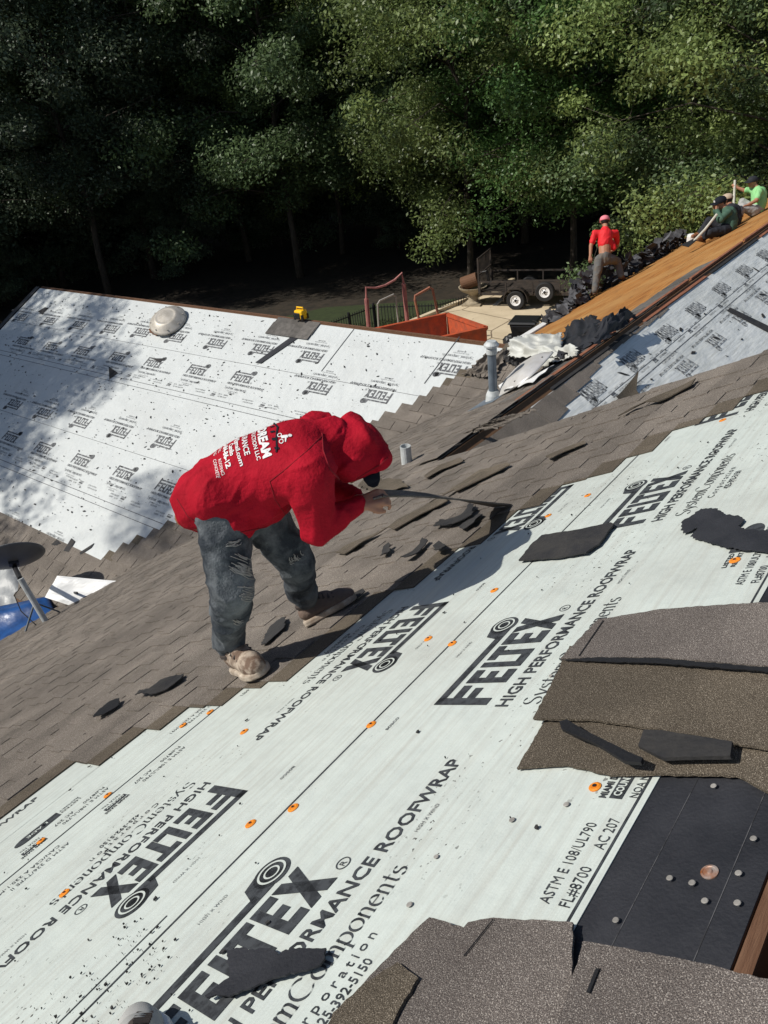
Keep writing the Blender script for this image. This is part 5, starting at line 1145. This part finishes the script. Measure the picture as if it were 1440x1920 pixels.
seam([(668, 898), (690, 884), (712, 872), (727, 858)], .0032); seam([(332, 935), (352, 968), (395, 996), (440, 1000), (500, 988)], .0026); seam([(682, 918), (690, 938), (688, 958)], .004, None, 'cuff')
bt = Flat()
bt.add(*text2d('AMDREAM', .046, -.13, .035, .235, .0022)); bt.add(*text2d('CONSTRUCTION LLC', .022, -.125, .010, .225, .0004)); bt.add(*text2d('INSURANCE', .030, -.10, -.028, .165, .0006))
bt.add(*text2d('build@gmail.com', .024, -.11, -.056, .20, .0006)); bt.add(*text2d('Camilo', .026, -.03, -.082, .07, .0008)); bt.add(*text2d('62-684-86-12', .028, -.09, -.108, .165, .001))
bt.add(*text2d('DRYWALL', .018, -.09, -.130, .07)); bt.add(*text2d('ROOFING', .018, .02, -.133, .065)); bt.add(*text2d('CONCRETE', .018, .01, -.153, .08)); bt.add(*text2d('FRAMING', .018, -.09, -.151, .07))
for cx_, cy_ in ((.03, .125), (-.10, .135)):
    bt.ring((cx_, cy_-.012), .006, .009, 14); bt.ring((cx_+.028, cy_-.012), .006, .009, 14); bt.disc((cx_+.015, cy_+.024), .007, 12); bt.poly([(cx_+.004, cy_-.01), (cx_+.010, cy_+.016), (cx_+.022, cy_+.016), (cx_+.018, cy_-.008)]); bt.poly([(cx_+.018, cy_+.012), (cx_+.036, cy_+.004), (cx_+.036, cy_+.0), (cx_+.016, cy_+.005)])
on_back(bt, S['white'], 'back_print')
bt = Flat(); bt.poly([(-.12, .082), (-.02, .108), (.10, .082), (.10, .088), (-.02, .116), (-.12, .088)])
for x_ in (-.09, -.05, -.01, .03, .07): bt.poly([(x_, .082), (x_+.012, .082), (x_+.016, .098), (x_+.004, .098)])
on_back(bt, S['navycap'], 'back_emblem')
bm.free()
# the shingle strip in the worker's hands
rp_ = [(700, 934, 0), (716, 930, 0), (760, 930, 1), (810, 933, 2), (862, 938, 3), (905, 943, 4), (955, 948, 5)]
d0_, g_ = depth(J['wrR'])-.005, P1.px(955, 948, .02); d1_ = depth(g_)
Pr = [pj(x, y, d0_+(d1_-d0_)*i/5) for x, y, i in rp_]; mb = MB()
vw = nrm(ray(760, 930)); wA, wB = nrm(vw*.9+np.array([.0, .0, .34])), nrm(np.array([.25, .9, -.45]))
W_ = [nrm(wA*(1-k/6)+wB*(k/6)) for k in range(7)]
for i in range(6):
    a, b, wa, wb = Pr[i], Pr[i+1], W_[i], W_[i+1]; n_ = nrm(np.cross(b-a, wa)); w0_, w1_ = .05+.014*i, .05+.014*(i+1); q4 = (a-wa*.02, b-wb*.02, b+wb*w1_, a+wa*w0_); mb.hexa(q4, [p+n_*.007 for p in q4])
single('shingle_strip', mb, S['shingle'], 'bent shingle strip being pulled up in the hands of the hooded worker', 'shingle strip')

# photographer's shoe at the bottom edge
SH = thing('grey_shoe', P1.px(270, 1915), 'toe of a pale grey shoe at the bottom edge of the picture', 'shoe')
t0, t1 = P1.px(335, 2150, .006), P1.px(275, 1935, .006)
shoe(SH, t1-nrm(t1-t0)*.27, t1, P1.N, .285, S['greyshoe'], S['white'], .105, collar=.05)

# --- workers on the wing
def person(D, K, label, mats, r=.095, face=(0, 0, 0), up=(0, 0, 1), capc=None, capdir=None, cap_m2=None, badge=False, vox=.013, torso=(.13, .15, .15), bare=False, boots=None, short=True):
    Q = {k: pj(a[0], a[1], D+(a[2] if len(a) > 2 else 0)) for k, a in K.items()}
    base = (Q['ankL']+Q['ankR'])/2 if 'ankL' in Q else Q['pelvis']
    t = thing('person', base, label, 'person'); off = t.location; b = MB(); face = np.array(face, float)
    chain = [('pelvis', torso[0]*.92, 'belly', torso[1]*.88), ('belly', torso[1]*.88, 'chest', torso[2]*.86), ('chest', .10, 'neck', .06), ('neck', .055, 'head', .055)]
    for s in 'LR':
        if 'sh'+s in Q: chain += [('chest', .09, 'sh'+s, .065), ('sh'+s, .058, 'el'+s, .044), ('el'+s, .043, 'wr'+s, .030)]
        if 'knee'+s in Q: chain += [('pelvis', .11, 'hip'+s, .09), ('hip'+s, .088, 'knee'+s, .06), ('knee'+s, .058, 'ank'+s, .04)]
    for a, ra, c, rc in chain: capsule(b, Q[a], ra, Q[c], rc)
    head_mb(b, Q['head'], face, np.array(up, float), r)
    for s, sd in (('L', -1), ('R', 1)):
        if 'wr'+s in Q and 'ha'+s in Q: hand(b, Q['wr'+s], Q['ha'+s]-Q['wr'+s], np.array([-.3*sd, .2, -.6]), 1.0, .8, sd)
    bo = part('body', blob(b, vox*.8, S['skin'], off, 'body', 2), None, t); face_bits(t, Q['head'], face, np.array(up, float), r)
    sh = MB()
    if bare: capsule(sh, Q['shirtlow'], torso[1]*1.02, Q['chest'], torso[2]*1.05, 18); capsule(sh, Q['shirtlow2'], .07, Q['chest'], .12)
    else: capsule(sh, Q['pelvis'], torso[0]*1.05, Q['belly'], torso[1]*1.04, 18); capsule(sh, Q['belly'], torso[1]*1.04, Q['chest'], torso[2]*1.03, 18)
    capsule(sh, Q['chest'], .125, Q['neck']*.6+Q['chest']*.4, .095)
    for s in 'LR':
        if 'sh'+s in Q:
            capsule(sh, Q['chest'], .11, Q['sh'+s], .074); e = Q['el'+s]; q = Q['sh'+s]; capsule(sh, q, .072, q+(e-q)*(.72 if short else 1), .061)
            if not short: capsule(sh, e, .066, e+(Q['wr'+s]-e)*.92, .05)
    part('shirt', blob(sh, vox, S[mats[0]], off, 'shirt', 3, folds(.012, 7, 15)), None, t)
    if 'kneeL' in Q:
        tr = MB(); capsule(tr, Q['pelvis'], .135, (Q['hipL']+Q['hipR'])/2, .135)
        for s in 'LR': capsule(tr, Q['pelvis'], .12, Q['hip'+s], .108); capsule(tr, Q['hip'+s], .108, Q['knee'+s], .085); capsule(tr, Q['knee'+s], .084, Q['ank'+s], .068)
        part('trousers', blob(tr, vox, S[mats[1]], off, 'trousers', 3, folds(.012, 8, 17)), None, t)
        for s in 'LR':
            a, e = Q['ank'+s]-np.array([0, 0, .085]), Q['toe'+s]; d = nrm(e-a); shoe(t, a-d*.07, a+d*.2, np.array([0, 0, 1.]), .29, S[mats[2]], S['brownwood'], .105, collar=.12 if mats[2] == 'tanboot' else .08)
    if capc: cap_hat(t, Q['head'], np.array(capdir if capdir is not None else face, float), np.array(up, float), r*1.08, S[capc], S[cap_m2] if cap_m2 else None, badge)
    hm = MB(); f_ = nrm(face); u_ = nrm(np.array(up)-f_*(np.array(up)@f_)); ellipsoid(hm, Q['head']-f_*r*.16+u_*r*.16, [np.cross(f_, u_), f_, u_], (r*.86, r*.95, r*.98)); part('hair', hm, S['hair'], t, smooth=True)
    return t, Q
fwd = nrm(RX[:, 2]*[1, 1, 0]); rgt = nrm(RX[:, 0]*[1, 1, 0])
D3 = depth(P1.px(1114, 558))
person(D3, dict(ankL=(1115, 545), toeL=(1108, 556, .3), kneeL=(1119, 515, .02), hipL=(1124, 487), ankR=(1164, 516, .25), toeR=(1172, 528, .5), kneeR=(1157, 489, .30), hipR=(1144, 486, .04), pelvis=(1134, 481), belly=(1134, 462), chest=(1135, 442), neck=(1135, 425), head=(1134, 415, .04),
    shL=(1116, 437), elL=(1108, 461), wrL=(1107, 481, .02), haL=(1107, 492, .03), shR=(1154, 437, .03), elR=(1158, 460, .25), wrR=(1150, 470, .42), haR=(1144, 472, .46), shirtlow=(1134, 456), shirtlow2=(1150, 464)),
    'shirtless-backed worker in bright red shirt and pink cap standing on the orange roof edge', ('redshirt', 'greyjeans', 'tanboot'), face=fwd*.9+rgt*.1+np.array([0, 0, -.35]), up=(0, 0, 1), capc='pinkcap', torso=(.135, .15, .16), bare=True, r=.105)
DS = depth(P1.px(1362, 438))-.1
tS, QS = person(DS, dict(pelvis=(1366, 428), belly=(1368, 415), chest=(1366, 402), neck=(1359, 390), head=(1351, 380), hipL=(1360, 429, .1), hipR=(1356, 433, -.1), kneeL=(1330, 414, .15), ankL=(1312, 440, .15), toeL=(1304, 447, .15), kneeR=(1330, 436, -.18), ankR=(1318, 446, -.05), toeR=(1308, 452, -.1),
    shL=(1357, 397, .16), elL=(1347, 407, .18), wrL=(1341, 394, .10), haL=(1342, 387, .06), shR=(1365, 398, -.16), elR=(1351, 412, -.18), wrR=(1344, 395, -.08), haR=(1345, 388, -.06)),
    'seated worker in dark green jacket and navy cap with both hands at the mouth', ('greenjkt', 'darkcloth', 'tanboot'), face=-rgt*.9-fwd*.1+np.array([0, 0, -.2]), capc='navycap', badge=True, short=False, r=.105, torso=(.14, .15, .15))
person(DS+.65, dict(pelvis=(1374, 425), belly=(1376, 412), chest=(1374, 396), neck=(1369, 384), head=(1364, 374), hipL=(1370, 427, .1), hipR=(1366, 429, -.1), kneeL=(1345, 412, .15), ankL=(1330, 436, .1), toeL=(1322, 443, .1), kneeR=(1345, 420, -.1), ankR=(1332, 440, -.1), toeR=(1324, 446, -.1),
    shL=(1369, 392, .16), elL=(1360, 405, .2), wrL=(1352, 412, .2), haL=(1347, 415, .2), shR=(1374, 393, -.16), elR=(1366, 406, -.2), wrR=(1357, 412, -.2), haR=(1352, 414, -.2)),
    'half hidden worker in black with a tan cap sitting behind the green jacket', ('darkcloth', 'darkcloth', 'tanboot'), face=-rgt*.7+fwd*.6+np.array([0, 0, -.2]), capc='tancap', short=False, r=.10)
DG = depth(P1.px(1416, 404))-.1
tG, QG = person(DG, dict(pelvis=(1420, 392), belly=(1423, 379), chest=(1423, 364), neck=(1418, 352), head=(1411, 341), hipL=(1414, 393, .1), hipR=(1412, 396, -.1), kneeL=(1392, 379, .15), ankL=(1388, 398, .12), toeL=(1380, 405, .12), kneeR=(1394, 388, -.15), ankR=(1386, 402, -.1), toeR=(1378, 407, -.1),
    shL=(1411, 356, .16), elL=(1396, 357, .22), wrL=(1383, 352, .25), haL=(1377, 346, .25), shR=(1424, 359, -.16), elR=(1418, 376, -.22), wrR=(1403, 384, -.22), haR=(1395, 386, -.2)),
    'seated worker in light green shirt and pale trousers holding an upright pole', ('limeshirt', 'palejeans', 'tanboot'), face=-rgt*.8-fwd*.25+np.array([0, 0, -.05]), capc='darkcloth', r=.098)
mb = MB(); mb.tube([pj(1344, 402, DS-.25), pj(1322, 430, DS-.25), pj(1301, 452, DS-.2)], .024, 8); SV = thing('tear_off_shovel', pj(1301, 452, DS-.2), 'pale handled tear off shovel leaning against the seated green jacket', 'shovel'); part('handle', mb, S['pole'], SV)
mb = MB(); a, b = pj(1303, 450, DS-.2), pj(1284, 462, DS-.2); sd = nrm(np.cross(b-a, (0, 0, 1)))*.12; mb.hexa([a-sd*.5, b-sd, b+sd, a+sd*.5], [p+np.array([0, 0, .015]) for p in (a-sd*.5, b-sd, b+sd, a+sd*.5)]); part('blade', mb, S['darkmetal'], SV)
mb = MB(); mb.tube([pj(1378, 338, DG+.25), pj(1376, 378, DG+.25), pj(1375, 408, DG+.25)], .026, 8); single('long_pole', mb, S['pole'], 'upright grey pole held by the light green shirt', 'pole')
mb = MB(); c = P1.px(1296, 456, .0); mb.lathe(c, [(.09, 0), (.11, .02), (.11, .16), (.10, .2), (.05, .22)], 14); single('white_jug', mb, S['white'], 'small white jug by the feet of the seated green jacket', 'jug')

# ------------------------------------------------------------------ trees
def leaf_mat(name, c, c2):
    m = bpy.data.materials.new(name); m.use_nodes = True; n = m.node_tree.nodes; L = m.node_tree.links; b = n['Principled BSDF']; out = n['Material Output']
    tc = n.new('ShaderNodeTexCoord'); t = n.new('ShaderNodeTexNoise'); t.inputs['Scale'].default_value = .8; t.inputs['Detail'].default_value = 6; t.inputs['Roughness'].default_value = .75; L.new(tc.outputs['Object'], t.inputs['Vector'])
    r = n.new('ShaderNodeMapRange'); r.inputs[1].default_value = .33; r.inputs[2].default_value = .67; L.new(t.outputs[0], r.inputs[0])
    col = mixn(n, L, r.outputs[0], c2, c)
    at = n.new('ShaderNodeAttribute'); at.attribute_name = 'tone'; mr0 = n.new('ShaderNodeMapRange'); mr0.inputs[3].default_value = .6; mr0.inputs[4].default_value = 1.5; L.new(at.outputs['Fac'], mr0.inputs[0])
    oi = n.new('ShaderNodeObjectInfo'); mr = n.new('ShaderNodeMapRange'); mr.inputs[3].default_value = .8; mr.inputs[4].default_value = 1.25; L.new(oi.outputs['Random'], mr.inputs[0])
    mu = n.new('ShaderNodeMath'); mu.operation = 'MULTIPLY'; L.new(mr.outputs[0], mu.inputs[0]); L.new(mr0.outputs[0], mu.inputs[1])
    hs_ = n.new('ShaderNodeHueSaturation'); L.new(mu.outputs[0], hs_.inputs['Value']); L.new(col, hs_.inputs['Color'])
    L.new(hs_.outputs[0], b.inputs['Base Color']); b.inputs['Roughness'].default_value = .45; b.inputs['Specular IOR Level'].default_value = .4
    tr = n.new('ShaderNodeBsdfTranslucent'); L.new(hs_.outputs[0], tr.inputs[0]); ms = n.new('ShaderNodeMixShader'); ms.inputs[0].default_value = .36
    L.new(b.outputs[0], ms.inputs[1]); L.new(tr.outputs[0], ms.inputs[2]); L.new(ms.outputs[0], out.inputs['Surface']); return m
LM = [leaf_mat('leaf_mid', (.155, .225, .095), (.06, .10, .042)), leaf_mat('leaf_dark', (.145, .195, .115), (.07, .10, .06)), leaf_mat('leaf_yellow', (.215, .27, .085), (.085, .13, .045)), leaf_mat('leaf_bright', (.13, .24, .070), (.06, .125, .036))]
def make_tree(seed, H, R, base, nl, size, mleaf):
    g = np.random.default_rng(seed); r = random.Random(seed); tb = MB()
    tp = [np.array([0, 0, -.3])]
    for i in range(1, 9): tp.append(np.array([g.normal(0, .10)*i*.5, g.normal(0, .10)*i*.5, H*.95*i/8]))
    r0 = .0095*H; tb.tube(tp, [r0*(1.25 if i == 0 else 1)*(1-i/9.2) for i in range(9)], 9)
    def trunk(z): z = np.clip(z/(H*.95)*8, 0, 7.99); i = int(z); return tp[i]*(1-(z-i))+tp[i+1]*(z-i)
    cl = []
    nb = 34
    for k in range(nb):
        z = base*.9+(H*.97-base*.9)*(k+r.random()*.8)/nb; a = k*2.4+r.uniform(-.4, .4); s_ = (z-base)/(H-base)
        L = R*(.55+.6*math.sin(math.pi*min(1, max(.02, .18+.8*s_))))*r.uniform(.65, 1.1); p0 = trunk(z); d = np.array([math.cos(a), math.sin(a), r.uniform(.05, .55)])
        mid = p0+d*L*.5+np.array([0, 0, .05*L]); end = p0+d*L+np.array([0, 0, -.12*L]); rb = r0*.34*(1-s_*.6)
        tb.tube([p0, mid, end], [rb, rb*.6, rb*.2], 5)
        for q in range(6):
            f = r.uniform(.35, 1.02); c = p0+(end-p0)*f+np.array([0, 0, .2*f*(1-f)*L]); o = np.array([g.normal(0, .32), g.normal(0, .32), g.normal(0, .20)])*L*.55; e = c+o
            tb.tube([c, e], [rb*.28, rb*.1], 4, cap=False); cl.append((e, r.uniform(.5, 1.0)*R*.24, r.random()))
    for q in range(10): cl.append((trunk(H*.95)+np.array([g.normal(0, .5), g.normal(0, .5), g.normal(.2, .4)]), R*.22, r.random()))
    per = nl//len(cl); C = np.concatenate([np.repeat(np.array([c[0]])[:, :], per, 0) for c in cl]); S_ = np.concatenate([np.full(per, c[1]) for c in cl]); tone = np.concatenate([np.full(per, c[2]) for c in cl])
    n = len(C); dv_ = g.normal(0, 1, (n, 3)); dv_ /= np.linalg.norm(dv_, axis=1)[:, None]; rad = g.random(n)**.5
    P = C+dv_*(S_*rad)[:, None]*np.array([1.15, 1.15, .75]); P[:, 2] -= .15*S_*g.random(n)
    nn_ = dv_*.5+g.normal(0, .6, (n, 3))+np.array([0, 0, .55]); nn_ /= np.linalg.norm(nn_, axis=1)[:, None]
    t1 = np.cross(nn_, g.normal(0, 1, (n, 3))); t1 /= np.linalg.norm(t1, axis=1)[:, None]; t2 = np.cross(nn_, t1)
    sz = size*(.6+.8*g.random(n))[:, None]
    V = np.stack([P-t1*sz*.5, P+t2*sz*.26+nn_*sz*.05, P+t1*sz*.5, P-t2*sz*.26+nn_*sz*.05], 1).reshape(-1, 3)
    me = bpy.data.meshes.new('crown'); me.vertices.add(4*n); me.vertices.foreach_set('co', V.ravel()); me.loops.add(4*n); me.loops.foreach_set('vertex_index', np.arange(4*n, dtype=np.int32))
    me.polygons.add(n); me.polygons.foreach_set('loop_start', np.arange(0, 4*n, 4, dtype=np.int32)); me.update(calc_edges=True)
    at = me.attributes.new('tone', 'FLOAT', 'FACE'); at.data.foreach_set('value', np.clip(tone*.7+g.random(n)*.3, 0, 1).astype(np.float32)); me.materials.append(mleaf)
    return me, mesh_of('trunk', tb, S['bark'], smooth=True)
KIND = [make_tree(1, 15.5, 5.2, 3.6, 110000, .135, LM[0]), make_tree(2, 16, 5.0, 3.0, 110000, .13, LM[1]), make_tree(3, 14.5, 5.0, 3.6, 100000, .13, LM[2]), make_tree(4, 14, 4.6, 3.4, 100000, .125, LM[3]), make_tree(5, 5.0, 2.3, .5, 26000, .12, LM[1])]
def tree(x, y, k, s, rz, label, group, cat='tree', name='broadleaf_tree', z=LAWN):
    t = thing(name, (x, y, z), label, cat, group); t.rotation_euler = (0, 0, rz); t.scale = (s, s, s)
    part('crown', KIND[k][0], None, t); part('trunk', KIND[k][1], None, t); return t
tr_ = random.Random(4)
front = [(-170, 1, 1.2, 45, 'dark tree at the far left end of the front row'), (190, 1, 1.2, 42.5, 'tall dark tree with glossy leaves behind the round vent hood'), (560, 0, 1.2, 40.5, 'tall tree with the pale slim trunk standing by the lawn'), (880, 2, 1.08, 34, 'yellowish leaved tree hanging over the trailer ramp'),
         (1075, 3, 1.15, 33.5, 'bright green tree behind the standing red shirt'), (1270, 0, .95, 30.5, 'mid green tree behind the seated workers'), (1440, 2, 1.0, 27.5, 'yellow green tree at the right edge')]
for px_, k, s, d_, lab in front:
    q = ray(px_, 500)[:2]; q = q/np.linalg.norm(q)*d_
    tree(q[0], q[1], k, s, tr_.random()*6.28, lab, None)
mids = [(10, 0, 1.15, 52, 'mid green tree showing between the two leftmost dark trees'), (375, 2, 1.15, 50, 'tree with paler leaves showing left of the pale slim trunk'), (720, 1, 1.2, 47, 'dark tree showing behind the red tube frame'), (985, 0, 1.2, 43, 'tree showing between the yellowish and the bright green trees'), (1180, 1, 1.15, 41, 'dark tree showing behind the torn shingle pile'), (110, 0, 1.1, 48, 'mid green tree in the second row over the far slope corner'), (285, 1, 1.2, 46, 'dark tree in the second row over the round vent hood'), (470, 0, 1.1, 46.5, 'mid green tree in the second row left of the lone pale trunk'), (645, 2, 1.05, 45, 'paler tree in the second row right of the lone pale trunk'), (800, 0, 1.1, 41.5, 'mid green tree in the second row over the rusty tube hoop'), (1370, 3, 1.15, 38, 'bright tree showing above the seated workers')]
for px_, k, s, d_, lab in mids:
    q = ray(px_, 500)[:2]; q = q/np.linalg.norm(q)*d_
    tree(q[0], q[1], k, s, tr_.random()*6.28, lab, None)
hd0 = math.atan2(RX[1, 2], RX[0, 2])
for row, (dist, n, sp) in enumerate(((61, 8, 46), (70, 10, 48), (82, 12, 50))):
    for i in range(n):
        a = hd0+math.radians(-sp*.75+1.5*sp*(i+.5*(row % 2)+tr_.uniform(-.2, .2))/(n-1)); d = dist+tr_.uniform(-2, 2); k = tr_.choice((0, 0, 1, 2))
        lab = ['tree in the third row seen only through the front trees', 'tree in the fourth row of the wood behind the yard', 'tree deep in the wood behind the yard'][row]
        tree(d*math.cos(a), d*math.sin(a), k, tr_.uniform(1.15, 1.35), tr_.random()*6.28, lab, ['third row of the wood', 'fourth row of the wood', 'deep rows of the wood'][row])
for i in range(64):                                  # undergrowth
    a = hd0+math.radians(-38+76*i/63+tr_.uniform(-1, 1)); d = tr_.uniform(44, 60)
    tree(d*math.cos(a), d*math.sin(a), 4, tr_.uniform(.8, 1.7), tr_.random()*6.28, 'dark shrub in the shade under the trees', 'shrubs under the trees', 'shrub', 'shrub')
# tall trees beside the house on the left; their shade falls across the far slope and the wood's left end
for x, y, k, s, lab in ((-2.0, 22.6, 1, 1.04, 'tall tree left of the house that shades the far slope'), (1.6, 28.2, 1, 1.1, 'second tall tree left of the house that shades the far slope'), (-7, 27, 1, 1.25, 'tall tree standing off to the left of the house')):
    tree(x, y, k, s, tr_.random()*6.28, lab, None)
